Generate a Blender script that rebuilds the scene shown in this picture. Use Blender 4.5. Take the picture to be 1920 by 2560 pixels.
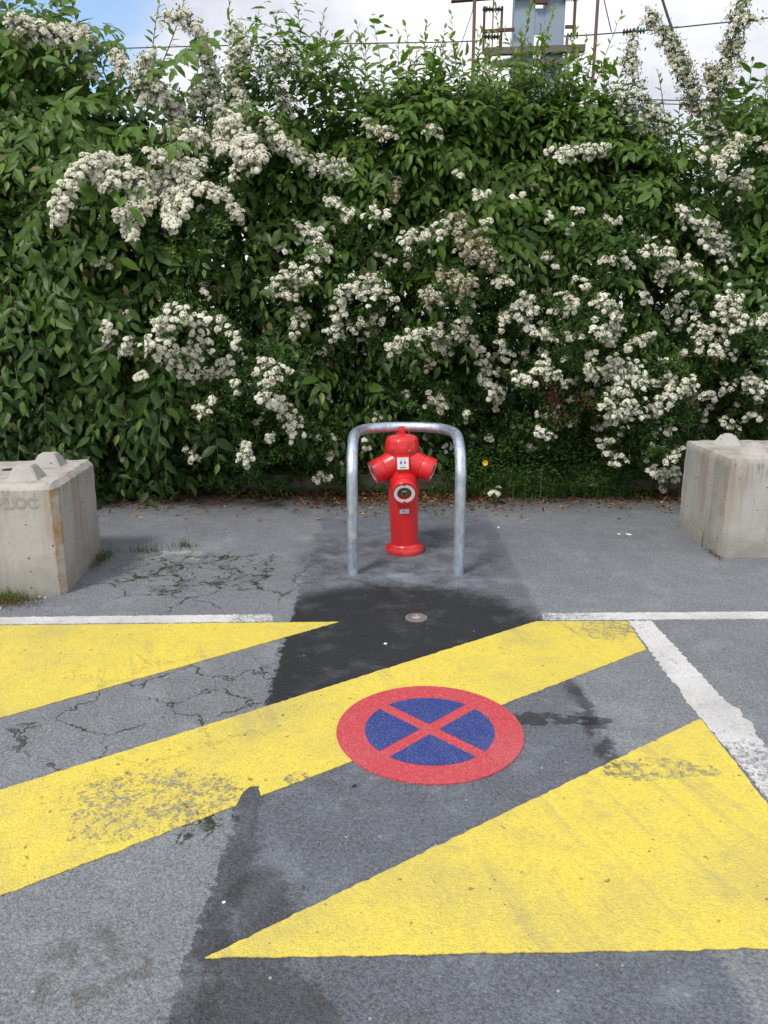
import bpy, bmesh, math, random
import numpy as np
from mathutils import Vector, Matrix

for o in list(bpy.data.objects):
    bpy.data.objects.remove(o)
SC = bpy.context.scene
COL = SC.collection
R = math.radians
rng = np.random.default_rng(7)
random.seed(7)

# ------------------------------------------------------------------ camera
PITCH, CAM_H = 14.2, 1.6
cam_d = bpy.data.cameras.new('camera')
cam_d.sensor_fit = 'HORIZONTAL'; cam_d.sensor_width = 36.0; cam_d.lens = 36.0
cam_d.clip_start = 0.05; cam_d.clip_end = 6000
cam = bpy.data.objects.new('camera', cam_d); COL.objects.link(cam)
cam.location = (0, 0, CAM_H); cam.rotation_euler = (R(90 - PITCH), 0, 0)
SC.camera = cam

# ------------------------------------------------------------------ node helper
class S:
    """a socket (or number) with arithmetic that builds Math nodes"""
    def __init__(s, nt, v): s.nt, s.v = nt, v
    def _m(s, op, b=None, c=None, clamp=False):
        n = s.nt.nodes.new('ShaderNodeMath'); n.operation = op; n.use_clamp = clamp
        for i, x in enumerate((s, b, c)):
            if x is None: continue
            x = x.v if isinstance(x, S) else x
            if isinstance(x, (int, float)): n.inputs[i].default_value = x
            else: s.nt.links.new(x, n.inputs[i])
        return S(s.nt, n.outputs[0])
    def __add__(s, b): return s._m('ADD', b)
    __radd__ = __add__
    def __sub__(s, b): return s._m('SUBTRACT', b)
    def __rsub__(s, b): return S(s.nt, b)._m('SUBTRACT', s)
    def __mul__(s, b): return s._m('MULTIPLY', b)
    __rmul__ = __mul__
    def __truediv__(s, b): return s._m('DIVIDE', b)
    def max(s, b): return s._m('MAXIMUM', b)
    def min(s, b): return s._m('MINIMUM', b)
    def abs(s): return s._m('ABSOLUTE')
    def sat(s): return s._m('ADD', 0.0, clamp=True)
    def ss(s, a, b):                                     # smoothstep a->b : 0->1
        n = s.nt.nodes.new('ShaderNodeMapRange'); n.interpolation_type = 'SMOOTHSTEP'
        s.nt.links.new(s.v, n.inputs['Value'])
        n.inputs['From Min'].default_value = min(a, b); n.inputs['From Max'].default_value = max(a, b)
        n.inputs['To Min'].default_value = 0.0 if a < b else 1.0
        n.inputs['To Max'].default_value = 1.0 if a < b else 0.0
        return S(s.nt, n.outputs[0])

class Mat:
    def __init__(s, name):
        s.m = bpy.data.materials.new(name); s.m.use_nodes = True
        s.nt = s.m.node_tree; s.N = s.nt.nodes; s.L = s.nt.links
        s.b = s.N['Principled BSDF']; s.out = s.N['Material Output']
        s._pos = None
    def pos(s):
        if s._pos is None:
            g = s.N.new('ShaderNodeNewGeometry'); s._pos = g.outputs['Position']
        return s._pos
    def obj(s):
        return s.N.new('ShaderNodeTexCoord').outputs['Object']
    def xyz(s, vec=None):
        n = s.N.new('ShaderNodeSeparateXYZ'); s.L.new(vec or s.pos(), n.inputs[0])
        return [S(s.nt, o) for o in n.outputs]
    def scale(s, vec, sx, sy, sz, off=(0, 0, 0)):
        n = s.N.new('ShaderNodeMapping'); s.L.new(vec, n.inputs[0])
        n.inputs['Scale'].default_value = (sx, sy, sz); n.inputs['Location'].default_value = off
        return n.outputs[0]
    def noise(s, scale, detail=3, rough=0.55, vec=None, dist=0.0, off=None):
        v = vec or s.pos()
        if off: v = s.scale(v, 1, 1, 1, off)
        n = s.N.new('ShaderNodeTexNoise'); s.L.new(v, n.inputs['Vector'])
        n.inputs['Scale'].default_value = scale; n.inputs['Detail'].default_value = detail
        n.inputs['Roughness'].default_value = rough; n.inputs['Distortion'].default_value = dist
        return S(s.nt, n.outputs[0])
    def vor(s, scale, feature='F1', vec=None, out='Distance', rand=1.0):
        n = s.N.new('ShaderNodeTexVoronoi'); n.feature = feature
        s.L.new(vec or s.pos(), n.inputs['Vector']); n.inputs['Scale'].default_value = scale
        n.inputs['Randomness'].default_value = rand
        return n.outputs[out]
    def ramp(s, val, stops):
        n = s.N.new('ShaderNodeValToRGB'); s.L.new(val.v if isinstance(val, S) else val, n.inputs[0])
        e = n.color_ramp.elements
        while len(e) < len(stops): e.new(0.5)
        for el, (p, c) in zip(e, stops):
            el.position = p; el.color = (*c, 1) if len(c) == 3 else c
        return n.outputs[0]
    def mix(s, f, a, b, mode='MIX'):
        n = s.N.new('ShaderNodeMix'); n.data_type = 'RGBA'; n.blend_type = mode
        for i, x in ((0, f), (6, a), (7, b)):
            if isinstance(x, S): x = x.v
            if isinstance(x, (int, float)): n.inputs[i].default_value = x
            elif isinstance(x, tuple): n.inputs[i].default_value = (*x, 1)
            else: s.L.new(x, n.inputs[i])
        return n.outputs[2]
    def set(s, key, x):
        if isinstance(x, S): x = x.v
        if isinstance(x, (int, float)): s.b.inputs[key].default_value = x
        elif isinstance(x, tuple): s.b.inputs[key].default_value = (*x, 1)
        else: s.L.new(x, s.b.inputs[key])
    def bump(s, h, strength=0.3, dist=0.01):
        n = s.N.new('ShaderNodeBump'); n.inputs['Strength'].default_value = strength
        n.inputs['Distance'].default_value = dist
        s.L.new(h.v if isinstance(h, S) else h, n.inputs['Height'])
        s.L.new(n.outputs[0], s.b.inputs['Normal'])
    def ell(s, x, y, cx, cy, rx, ry, a=1.15, b=0.6):     # soft elliptical mask
        u = (x - cx) * (1 / rx); v = (y - cy) * (1 / ry)
        return (u * u + v * v).ss(a, b)

# ------------------------------------------------------------------ world, sun, exposure
SUN_EL, SUN_AZ = 52.0, 215.0       # azimuth clockwise from +Y; behind the camera and to the left
W = bpy.data.worlds.new('World'); SC.world = W; W.use_nodes = True
nt = W.node_tree; nt.nodes.clear()
wo = nt.nodes.new('ShaderNodeOutputWorld'); bg = nt.nodes.new('ShaderNodeBackground')
nt.links.new(bg.outputs[0], wo.inputs[0])
SKY_STRENGTH = 0.13
bg.inputs[1].default_value = SKY_STRENGTH
sky = nt.nodes.new('ShaderNodeTexSky'); sky.sky_type = 'NISHITA'; sky.sun_disc = False
sky.sun_elevation = R(SUN_EL); sky.sun_rotation = R(SUN_AZ); sky.air_density = 1.0; sky.dust_density = 1.0
tc = nt.nodes.new('ShaderNodeTexCoord')
def wnoise(scale, detail, rough, off, stretch=1.6):
    mp = nt.nodes.new('ShaderNodeMapping'); nt.links.new(tc.outputs['Generated'], mp.inputs[0])
    mp.inputs['Location'].default_value = off; mp.inputs['Scale'].default_value = (1, 1, stretch)
    n = nt.nodes.new('ShaderNodeTexNoise'); nt.links.new(mp.outputs[0], n.inputs[0])
    n.inputs['Scale'].default_value = scale; n.inputs['Detail'].default_value = detail
    n.inputs['Roughness'].default_value = rough
    return S(nt, n.outputs[0])
cover = wnoise(1.7, 7, 0.55, (4.3, 1.2, 0.4))
gap_dir = Vector((-0.37, 0.885, 0.345)).normalized()   # the blue gap between the clouds at upper left
dt = nt.nodes.new('ShaderNodeVectorMath'); dt.operation = 'DOT_PRODUCT'
nt.links.new(tc.outputs['Generated'], dt.inputs[0]); dt.inputs[1].default_value = gap_dir
gap = S(nt, dt.outputs['Value']).ss(0.972, 1.0)
mask = (cover - gap * 0.40 + 0.13).ss(0.40, 0.56)
tone = wnoise(3.0, 6, 0.6, (1.7, 5.1, 2.2))
rp = nt.nodes.new('ShaderNodeValToRGB'); nt.links.new(tone.v, rp.inputs[0])
e = rp.color_ramp.elements
CL = 0.69
e[0].position = 0.38; e[0].color = (4.5 * CL, 4.65 * CL, 5.25 * CL, 1)
e[1].position = 0.60; e[1].color = (7.1 * CL, 7.1 * CL, 7.25 * CL, 1)
mx = nt.nodes.new('ShaderNodeMix'); mx.data_type = 'RGBA'
nt.links.new(mask.v, mx.inputs[0]); nt.links.new(sky.outputs[0], mx.inputs[6]); nt.links.new(rp.outputs[0], mx.inputs[7])
nt.links.new(mx.outputs[2], bg.inputs[0])

sun_d = bpy.data.lights.new('sun', 'SUN'); sun_d.energy = 1.5; sun_d.angle = R(14); sun_d.color = (1.0, 0.96, 0.9)
sun = bpy.data.objects.new('sun', sun_d); COL.objects.link(sun)
az, el = R(SUN_AZ), R(SUN_EL)
to_sun = Vector((math.sin(az) * math.cos(el), math.cos(az) * math.cos(el), math.sin(el)))
sun.rotation_euler = to_sun.to_track_quat('Z', 'Y').to_euler(); sun.location = to_sun * 30

SC.view_settings.view_transform = 'Standard'; SC.view_settings.look = 'None'
SC.view_settings.exposure = 0.88; SC.view_settings.gamma = 1.0; SC.view_settings.use_curve_mapping = False
SC.render.engine = 'CYCLES'
SC.cycles.max_bounces = 6; SC.cycles.transparent_max_bounces = 4
SC.cycles.diffuse_bounces = 3; SC.cycles.glossy_bounces = 3

# ------------------------------------------------------------------ object helpers
def tag(o, label=None, cat=None, group=None, kind=None):
    if label: o['label'] = label
    if cat: o['category'] = cat
    if group: o['group'] = group
    if kind: o['kind'] = kind
    return o
def thing(name, label, cat, loc=(0, 0, 0), rot=(0, 0, 0), group=None):
    o = bpy.data.objects.new(name, None); COL.objects.link(o)
    o.empty_display_size = 0.1; o.location = loc; o.rotation_euler = rot
    return tag(o, label, cat, group)
def link(name, me, mat, parent=None, smooth=False):
    o = bpy.data.objects.new(name, me); COL.objects.link(o)
    if mat is not None and not me.materials: me.materials.append(mat.m if isinstance(mat, Mat) else mat)
    if parent is not None: o.parent = parent
    if smooth:
        me.polygons.foreach_set('use_smooth', np.ones(len(me.polygons), bool))
    return o
def obj(name, bm, mat, parent=None, smooth=False, sharp=None):
    bmesh.ops.recalc_face_normals(bm, faces=bm.faces)
    me = bpy.data.meshes.new(name); bm.to_mesh(me); bm.free()
    o = link(name, me, mat, parent, smooth)
    if sharp: me.set_sharp_from_angle(angle=R(sharp))
    return o
def np_mesh(name, V, F, mat, parent=None, col=None, kind=None, smooth=False):
    """V (n,3), F (m,k) with k 3 or 4"""
    me = bpy.data.meshes.new(name)
    V = np.asarray(V, np.float32).reshape(-1, 3); F = np.asarray(F, np.int32)
    k = F.shape[1]; m = len(F)
    me.vertices.add(len(V)); me.vertices.foreach_set('co', V.ravel())
    me.loops.add(m * k); me.loops.foreach_set('vertex_index', F.ravel())
    me.polygons.add(m); me.polygons.foreach_set('loop_start', np.arange(0, m * k, k, dtype=np.int32))
    me.polygons.foreach_set('use_smooth', np.full(m, smooth))
    if col is not None:
        a = me.color_attributes.new('Col', 'FLOAT_COLOR', 'POINT')
        c = np.ones((len(V), 4), np.float32); c[:, :3] = col
        a.data.foreach_set('color', c.ravel())
    me.update(calc_edges=True)
    o = link(name, me, mat, parent)
    if kind: o['kind'] = kind
    return o

def bm_box(bm, x0, x1, y0, y1, z0, z1, bev=0.0, seg=2):
    r = bmesh.ops.create_cube(bm, size=1)
    M = Matrix.Translation(((x0 + x1) / 2, (y0 + y1) / 2, (z0 + z1) / 2)) @ Matrix.Diagonal((x1 - x0, y1 - y0, z1 - z0, 1))
    bmesh.ops.transform(bm, matrix=M, verts=r['verts'])
    if bev:
        es = list({e for v in r['verts'] for e in v.link_edges})
        bmesh.ops.bevel(bm, geom=es, offset=bev, segments=seg, affect='EDGES', profile=0.5)
    return r['verts']
def frame_of(d):
    d = d.normalized()
    return d.to_track_quat('Z', 'Y').to_matrix()
def bm_tube(bm, pts, rad, n=12, cap=True):
    pts = [Vector(p) for p in pts]
    rad = rad if isinstance(rad, (list, tuple)) else [rad] * len(pts)
    rings = []; x = None
    for i, p in enumerate(pts):
        t = (pts[min(i + 1, len(pts) - 1)] - pts[max(i - 1, 0)]).normalized()
        if x is None:
            x = t.orthogonal().normalized()
        x = (x - t * x.dot(t)).normalized(); y = t.cross(x)
        rings.append([bm.verts.new(p + (x * math.cos(a) + y * math.sin(a)) * rad[i])
                      for a in [2 * math.pi * k / n for k in range(n)]])
    for a, b in zip(rings, rings[1:]):
        for k in range(n): bm.faces.new((a[k], a[(k + 1) % n], b[(k + 1) % n], b[k]))
    if cap:
        bm.faces.new(rings[0][::-1]); bm.faces.new(rings[-1])
def bm_lathe(bm, prof, n=48, M=None, cap0=True, cap1=True):
    """prof: list of (radius, z) about local Z"""
    rings = []
    for r_, z in prof:
        rings.append([bm.verts.new((r_ * math.cos(2 * math.pi * k / n), r_ * math.sin(2 * math.pi * k / n), z)) for k in range(n)])
    for a, b in zip(rings, rings[1:]):
        for k in range(n): bm.faces.new((a[k], a[(k + 1) % n], b[(k + 1) % n], b[k]))
    if cap0: bm.faces.new(rings[0][::-1])
    if cap1: bm.faces.new(rings[-1])
    if M is not None:
        bmesh.ops.transform(bm, matrix=M, verts=[v for r_ in rings for v in r_])
def lerp(a, b, t): return a + (b - a) * t
def bez(pts, n):
    """Catmull-Rom through pts"""
    P = [Vector(p) for p in pts]; P = [P[0] * 2 - P[1]] + P + [P[-1] * 2 - P[-2]]
    out = []
    m = len(P) - 3
    for i in range(m):
        a, b, c, d = P[i:i + 4]
        for k in range(n):
            t = k / n
            out.append(0.5 * (2 * b + (c - a) * t + (2 * a - 5 * b + 4 * c - d) * t * t + (3 * b - a - 3 * c + d) * t ** 3))
    out.append(P[-2]); return out

# ================================================================== MATERIALS
def asphalt(M):
    """worn parking-lot asphalt: returns colour, height, roughness sockets (world position driven)"""
    X, Y, Z = M.xyz()
    wob = (M.noise(2.2, 4, 0.6) - 0.5) * 0.16
    wob2 = (M.noise(14, 3, 0.6, off=(3, 7, 0)) - 0.5) * 0.06
    x = X + wob + wob2; y = Y + wob + wob2
    cell = M.vor(170, out='Color'); cs = M.N.new('ShaderNodeSeparateColor'); M.L.new(cell, cs.inputs[0])
    stone = S(M.nt, cs.outputs[0]); dist = S(M.nt, M.vor(170))
    fine = M.noise(75, 5, 0.75)
    med = M.noise(6, 5, 0.65, off=(9, 1, 0)); big = M.noise(0.9, 4, 0.55, off=(2, 4, 0))
    v = 0.150 + stone * 0.105 + (fine - 0.5) * 0.40 + (med - 0.5) * 0.10 + (big - 0.5) * 0.11
    v = (v.max(0.03))
    # re-laid darker strip that runs from the hydrant towards the viewer
    grit_ = (M.noise(24, 4, 0.72, off=(3, 6, 2)) - 0.5) * 0.11
    strip = ((x + grit_).ss(-0.512, -0.500)) * (X + wob2 + grit_).ss(0.89, 0.85) * (Y + wob).ss(6.35, 6.15)
    stain = M.ell(x + grit_ * 1.6, y + grit_ * 1.6, 0.06, 3.60, 0.92, 0.95, 1.1, 0.70) * (x + grit_).ss(-0.525, -0.50)
    stain = stain * (0.70 + 0.30 * M.noise(5, 5, 0.65, off=(5, 5, 0)).ss(0.3, 0.5))
    stain = stain * (1.0 - x.ss(0.25, 0.5) * y.ss(3.45, 3.2))
    st_h = M.ell(x, y, 0.12, 5.05, 0.75, 0.75) * M.noise(5.5, 5, 0.65, off=(1, 8, 0)).ss(0.44, 0.60)
    brown = (M.ell(x + grit_, y + grit_, -0.36, 1.72, 0.13, 0.24, 1.2, 0.8) + M.ell(x + grit_, y + grit_, -0.28, 1.42, 0.18, 0.18, 1.2, 0.8)).sat() * M.noise(5, 5, 0.7, off=(6, 2, 0)).ss(0.3, 0.55)
    seam = (x + grit_).ss(-0.513, -0.501) * (x + grit_).ss(-0.395, -0.415) * y.ss(2.7, 2.3) * M.noise(7, 4, 0.6, off=(0, 3, 0)).ss(0.30, 0.5)
    seam_r = (X + wob2 * 2).ss(0.79, 0.83) * (X + wob2 * 2).ss(0.91, 0.87) * y.ss(2.4, 2.6) * y.ss(3.25, 3.1)
    seam_r = seam_r * M.noise(9, 4, 0.6, off=(4, 3, 0)).ss(0.44, 0.50)
    blot = M.ell(x, y, 0.68, 2.84, 0.27, 0.05, 1.0, 0.85) * M.noise(11, 5, 0.7, off=(7, 7, 0)).ss(0.40, 0.47)
    k = 1.0 - strip * 0.34 * (1.0 - 0.30 * Y.ss(4.3, 4.7))
    k = k * (1.0 - stain * 0.80) * (1.0 - st_h * 0.36) * (1.0 - brown * 0.28) * (1.0 - seam * 0.36) * (1.0 - seam_r * 0.62) * (1.0 - blot * 0.65)
    mott = (M.noise(3.1, 6, 0.75, off=(4, 7, 1)).ss(0.50, 0.72)) * (1.0 - stain) * 0.055
    pale = mott + (strip * M.noise(2.6, 5, 0.7, off=(7, 2, 0)).ss(0.52, 0.75) * (1.0 - stain) * 0.12)
    haz = M.ell(x, y, 0.15, 4.55, 0.75, 0.16) * 0.05 * M.noise(8, 4, 0.6).ss(0.4, 0.6)
    v = v * k + pale + haz
    col = M.mix(strip, M.ramp(v, [(0.0, (0, 0, 0)), (1.0, (0.93, 0.99, 1.07))]), M.ramp(v, [(0.0, (0, 0, 0)), (1.0, (0.90, 0.98, 1.13))]))
    col = M.mix(brown * 0.3, col, (0.035, 0.03, 0.022))
    # earth washed out from under the hedge
    dirt = (Y + wob * 3).ss(6.0, 6.85) * (0.45 + 0.55 * M.noise(4, 5, 0.65, off=(6, 6, 0)).ss(0.35, 0.6))
    col = M.mix(dirt * 0.85, col, M.mix(fine, (0.035, 0.03, 0.02), (0.10, 0.085, 0.065)))
    rust = (M.ell(x, y, -0.72, 1.62, 0.16, 0.16) + M.ell(x, y, -0.62, 1.36, 0.14, 0.12) + M.ell(x, y, -0.1, 2.28, 0.05, 0.035)).sat()
    col = M.mix(rust * M.noise(16, 4, 0.6, off=(2, 2, 0)).ss(0.46, 0.6) * 0.45, col, (0.07, 0.06, 0.045))
    # mossy cracks
    dv = M.N.new('ShaderNodeTexNoise'); M.L.new(M.pos(), dv.inputs['Vector']); dv.inputs['Scale'].default_value = 5.0
    dv.inputs['Detail'].default_value = 6; dv.inputs['Roughness'].default_value = 0.65
    ad = M.N.new('ShaderNodeVectorMath'); ad.operation = 'MULTIPLY_ADD'
    M.L.new(dv.outputs['Color'], ad.inputs[0]); ad.inputs[1].default_value = (0.34, 0.34, 0); M.L.new(M.pos(), ad.inputs[2])
    flat = M.scale(ad.outputs[0], 1, 1, 0)
    edge = S(M.nt, M.vor(2.9, 'DISTANCE_TO_EDGE', vec=flat)); edge2 = S(M.nt, M.vor(6.5, 'DISTANCE_TO_EDGE', vec=flat))
    zone = (M.ell(x, y, -1.15, 4.62, 0.85, 0.62) + M.ell(x, y, -0.98, 2.98, 0.62, 0.62) + M.ell(x, y, -0.62, 2.2, 0.16, 0.14)).sat()
    zone2 = M.ell(x, y, -1.25, 4.75, 0.55, 0.42)
    ck = (edge.ss(0.020, 0.005) * zone).max(edge2.ss(0.036, 0.008) * zone2)
    ck = ck * M.noise(9, 3, 0.6, off=(8, 8, 0)).ss(0.38, 0.52)
    spread = (edge.ss(0.16, 0.02) * zone2 * M.noise(22, 4, 0.7).ss(0.45, 0.6)) * 0.8
    moss = M.mix(M.noise(30, 3, 0.6), (0.018, 0.020, 0.012), (0.055, 0.056, 0.030))
    col = M.mix((ck + spread).sat(), col, moss)
    # white specks: chips of shell and stone in the surface
    sp = M.vor(26, out='Color'); spc = M.N.new('ShaderNodeSeparateColor'); M.L.new(sp, spc.inputs[0])
    speck = S(M.nt, spc.outputs[1]).ss(0.90, 0.93) * S(M.nt, M.vor(26)).ss(0.14, 0.08)
    col = M.mix(speck * 0.7, col, (0.5, 0.5, 0.48))
    splash = M.ell(x, y, -1.45, 5.1, 0.26, 0.16) * M.noise(9, 5, 0.7, off=(3, 3, 3)).ss(0.48, 0.6)
    col = M.mix(splash * 0.75, col, (0.42, 0.42, 0.40))
    h = fine * 0.6 + stone * 0.35 - dist * 0.5 - ck * 1.2
    rough = 0.86 - stain * 0.22 - strip * 0.05
    return col, h, rough

m_asph = Mat('asphalt_material')
c_, h_, r_ = asphalt(m_asph)
m_asph.set('Base Color', c_); m_asph.set('Roughness', r_); m_asph.set('Specular IOR Level', 0.35); m_asph.bump(h_, 0.8, 0.008)

def paint_mat(name, colour, wear_zones, base_wear=0.30, dirt=0.25, zone_gain=0.17, dirty=(0.30, 0.27, 0.16), rough=0.62, speck=0.0):
    M = Mat(name); X, Y, Z = M.xyz()
    ac, ah, ar = asphalt(M)
    wob = (M.noise(3.0, 4, 0.6) - 0.5) * 0.22
    x, y = X + wob, Y + wob
    zone = None
    for z in wear_zones:
        q = M.ell(x, y, *z); zone = q if zone is None else (zone + q).sat()
    if zone is None: zone = S(M.nt, 0.0)._m('ADD', 0.0)
    n1 = M.noise(34, 6, 0.72, off=(1, 2, 0)); n2 = M.noise(110, 4, 0.7)
    cells = S(M.nt, M.vor(30)); 
    w = n1 * 0.52 + n2 * 0.40 + (M.noise(7, 4, 0.6, off=(4, 9, 0))) * 0.22     # ~0.57 mean
    thr = (w + zone * zone_gain).ss(0.70 + (0.3 - base_wear), 0.785 + (0.3 - base_wear)) * 0.85
    dots = M.noise(85, 3, 0.6, off=(6, 1, 0)).ss(0.685, 0.73) * 0.85
    wear = (thr + dots * 0.8).sat()
    if speck:
        sk_ = M.noise(120, 2, 0.5, off=(3, 8, 0)).ss(0.56, 0.66) * speck
    d1 = M.noise(1.6, 5, 0.65, off=(2, 6, 0)).ss(0.42, 0.72); d2 = M.noise(12, 5, 0.75, off=(3, 1, 0)).ss(0.5, 0.75)
    base = M.mix(M.noise(95, 4, 0.8, off=(2, 2, 2)).ss(0.25, 0.75), tuple(c * 0.78 for c in colour), tuple(min(1, c * 1.12 + 0.012) for c in colour))
    grit = S(M.nt, M.vor(150)).ss(0.26, 0.08) * 0.40
    base = M.mix(grit * dirt * 2, base, tuple(min(1, c * 0.6 + 0.3) for c in colour))
    base = M.mix(d1 * dirt, base, dirty); base = M.mix(d2 * dirt * 0.9, base, dirty)
    if speck: base = M.mix(sk_, base, tuple(min(1, c * 0.55 + 0.34) for c in colour))
    rot = M.N.new('ShaderNodeMapping'); M.L.new(M.pos(), rot.inputs[0]); rot.inputs['Rotation'].default_value = (0, 0, R(-20))
    tyre = M.noise(1.0, 5, 0.6, vec=M.scale(rot.outputs[0], 13, 0.8, 1)).ss(0.50, 0.70) * M.noise(1.3, 2, 0.5, off=(8, 1, 0)).ss(0.42, 0.62)
    base = M.mix(tyre * 0.42, base, dirty)
    spots = M.noise(30, 2, 0.5, off=(9, 9, 0)).ss(0.70, 0.735)
    base = M.mix(spots * 0.65, base, (0.10, 0.085, 0.05))
    M.set('Base Color', M.mix(wear, base, ac)); M.set('Roughness', rough); M.set('Specular IOR Level', 0.35)
    M.bump(ah * 1.0 - wear * 0.6, 0.7, 0.007)
    return M
m_yel = paint_mat('yellow_paint', (0.745, 0.60, 0.085), [(-0.80, 2.30, 0.40, 0.24, 1.5, 0.2), (1.02, 2.50, 0.25, 0.075, 1.4, 0.5), (1.02, 2.50, 0.22, 0.06, 1.2, 0.6), (1.18, 3.78, 0.22, 0.16, 1.5, 0.2), (-0.32, 2.42, 0.05, 0.04)], 0.275, 0.38)
m_white = paint_mat('white_paint', (0.66, 0.655, 0.65), [(-0.62, 3.93, 0.25, 0.1), (0.95, 3.96, 0.25, 0.06), (1.4, 2.45, 0.2, 0.25)], 0.36, 0.45, 0.10, (0.26, 0.26, 0.25), 0.75)
m_red = paint_mat('red_paint', (0.54, 0.052, 0.068), [(0.45, 2.85, 0.1, 0.02), (0.33, 2.5, 0.03, 0.02)], 0.225, 0.30, 0.2, (0.42, 0.16, 0.17), 0.62, 0.30)
m_blue = paint_mat('blue_paint', (0.020, 0.044, 0.215), [(0.42, 2.83, 0.08, 0.02)], 0.225, 0.33, 0.2, (0.13, 0.16, 0.34), 0.62, 0.30)

def concrete(name, seed, streaks=True, top_z=0.68):
    M = Mat(name); v = M.obj(); X, Y, Z = M.xyz(v)
    a = M.noise(3.0, 6, 0.62, vec=v, off=(seed, 0, 0)); b = M.noise(40, 5, 0.7, vec=v)
    col = M.ramp(a * 0.7 + b * 0.3, [(0.3, (0.30, 0.285, 0.26)), (0.52, (0.41, 0.395, 0.365)), (0.72, (0.48, 0.465, 0.44))])
    if streaks:
        sv = M.scale(v, 9, 9, 0.5, (seed, 0, 0))
        s1 = M.noise(1.0, 3, 0.5, vec=sv).ss(0.48, 0.68) * Z.ss(0.0, 0.45)
        s2 = M.noise(1.9, 3, 0.5, vec=sv, off=(5, 5, 0)).ss(0.52, 0.72)
        col = M.mix(s1 * 0.55, col, (0.27, 0.20, 0.135)); col = M.mix(s2 * 0.28, col, (0.17, 0.155, 0.12))
        run = (M.noise(30, 3, 0.6, vec=M.scale(v, 1, 1, 0.18)).ss(0.45, 0.7)) * Z.ss(top_z - 0.26, top_z - 0.03) * Z.ss(top_z - 0.015, top_z - 0.05)
        col = M.mix(run * 0.6, col, (0.135, 0.125, 0.075))
        low = Z.ss(0.24, 0.0) * (0.45 + 0.55 * M.noise(8, 4, 0.6, vec=v).ss(0.3, 0.6))
        col = M.mix(low * 0.5, col, (0.16, 0.16, 0.115))
    hol = S(M.nt, M.vor(22, vec=v)); hc = M.vor(22, vec=v, out='Color'); sc_ = M.N.new('ShaderNodeSeparateColor'); M.L.new(hc, sc_.inputs[0])
    hole = hol.ss(0.19, 0.12) * S(M.nt, sc_.outputs[0]).ss(0.72, 0.76)
    col = M.mix(hole * 0.75, col, (0.09, 0.085, 0.075))
    M.set('Base Color', col); M.set('Roughness', 0.88); M.set('Specular IOR Level', 0.25)
    M.bump(b * 0.5 + a * 0.6 - hole * 1.0, 0.45, 0.008)
    return M
m_con_l = concrete('stained_concrete', 1.7); m_con_r = concrete('pale_concrete', 8.3, True, 0.69)
m_con_pad = concrete('pad_concrete', 4.0, False)
m_ochre = Mat('ochre_rust_stain'); v_ = m_ochre.obj()
m_ochre.set('Base Color', m_ochre.mix(m_ochre.noise(9, 5, 0.65, vec=v_).ss(0.35, 0.65), (0.40, 0.37, 0.32), (0.30, 0.19, 0.075))); m_ochre.set('Roughness', 0.9)
m_ochre.bump(m_ochre.noise(45, 4, 0.7, vec=v_), 0.5, 0.006)
m_wall = None

def simple(name, col, rough=0.5, metal=0.0, var=0.15, nscale=30, spec=0.5, bump=0.0, coat=0.0):
    M = Mat(name); v = M.obj(); n = M.noise(nscale, 4, 0.6, vec=v)
    M.set('Base Color', M.mix(n, tuple(c * (1 - var) for c in col), tuple(min(1, c * (1 + var)) for c in col)))
    M.set('Roughness', n * 0.18 + (rough - 0.09)); M.set('Metallic', metal); M.set('Specular IOR Level', spec)
    if coat: M.set('Coat Weight', coat); M.set('Coat Roughness', 0.12)
    if bump: M.bump(n, bump, 0.004)
    return M
m_hyd = Mat('red_gloss_paint'); v_ = m_hyd.obj(); Xh, Yh, Zh = m_hyd.xyz(v_)
n_ = m_hyd.noise(5, 5, 0.6, vec=v_); nd = m_hyd.noise(26, 4, 0.65, vec=v_).ss(0.62, 0.78)
hc_ = m_hyd.mix(n_, (0.54, 0.012, 0.015), (0.65, 0.022, 0.024)); hc_ = m_hyd.mix(nd * 0.25, hc_, (0.36, 0.08, 0.07))
hc_ = m_hyd.mix(Zh.ss(0.10, 0.0) * m_hyd.noise(18, 4, 0.7, vec=v_).ss(0.4, 0.65) * 0.35, hc_, (0.36, 0.15, 0.13))
m_hyd.set('Base Color', hc_); m_hyd.set('Roughness', 0.30 + nd * 0.2); m_hyd.set('Coat Weight', 0.35); m_hyd.set('Coat Roughness', 0.15)
m_hyd.bump(m_hyd.noise(70, 3, 0.5, vec=v_), 0.05, 0.002)
m_galv = Mat('galvanised_steel'); v_ = m_galv.obj()
gv = S(m_galv.nt, m_galv.vor(38, vec=m_galv.scale(v_, 1, 1, 0.6))); gn = m_galv.noise(14, 5, 0.65, vec=v_); gf = m_galv.noise(90, 4, 0.7, vec=v_)
m_galv.set('Base Color', m_galv.ramp(gn * 0.6 + gv * 0.4 + (gf - 0.5) * 0.3, [(0.2, (0.38, 0.45, 0.54)), (0.55, (0.54, 0.62, 0.73)), (0.85, (0.73, 0.78, 0.84))]))
m_galv.set('Metallic', 0.85); m_galv.set('Roughness', gn * 0.22 + gv * 0.1 + 0.26); m_galv.bump(gf * 0.5 + gn, 0.10, 0.004)
m_whiteplastic = simple('white_sticker', (0.74, 0.76, 0.78), 0.4, 0, 0.04)
m_ring = simple('reflective_ring', (0.72, 0.73, 0.76), 0.35, 0, 0.05)
m_skyblue = simple('print_blue', (0.07, 0.22, 0.5), 0.5); m_printred = simple('print_red', (0.55, 0.08, 0.07), 0.5); m_printgrey = simple('print_grey', (0.16, 0.17, 0.19), 0.5)
m_printpale = simple('print_pale', (0.45, 0.55, 0.68), 0.5)
m_dark = simple('dark_recess', (0.02, 0.018, 0.016), 0.8)
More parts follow.
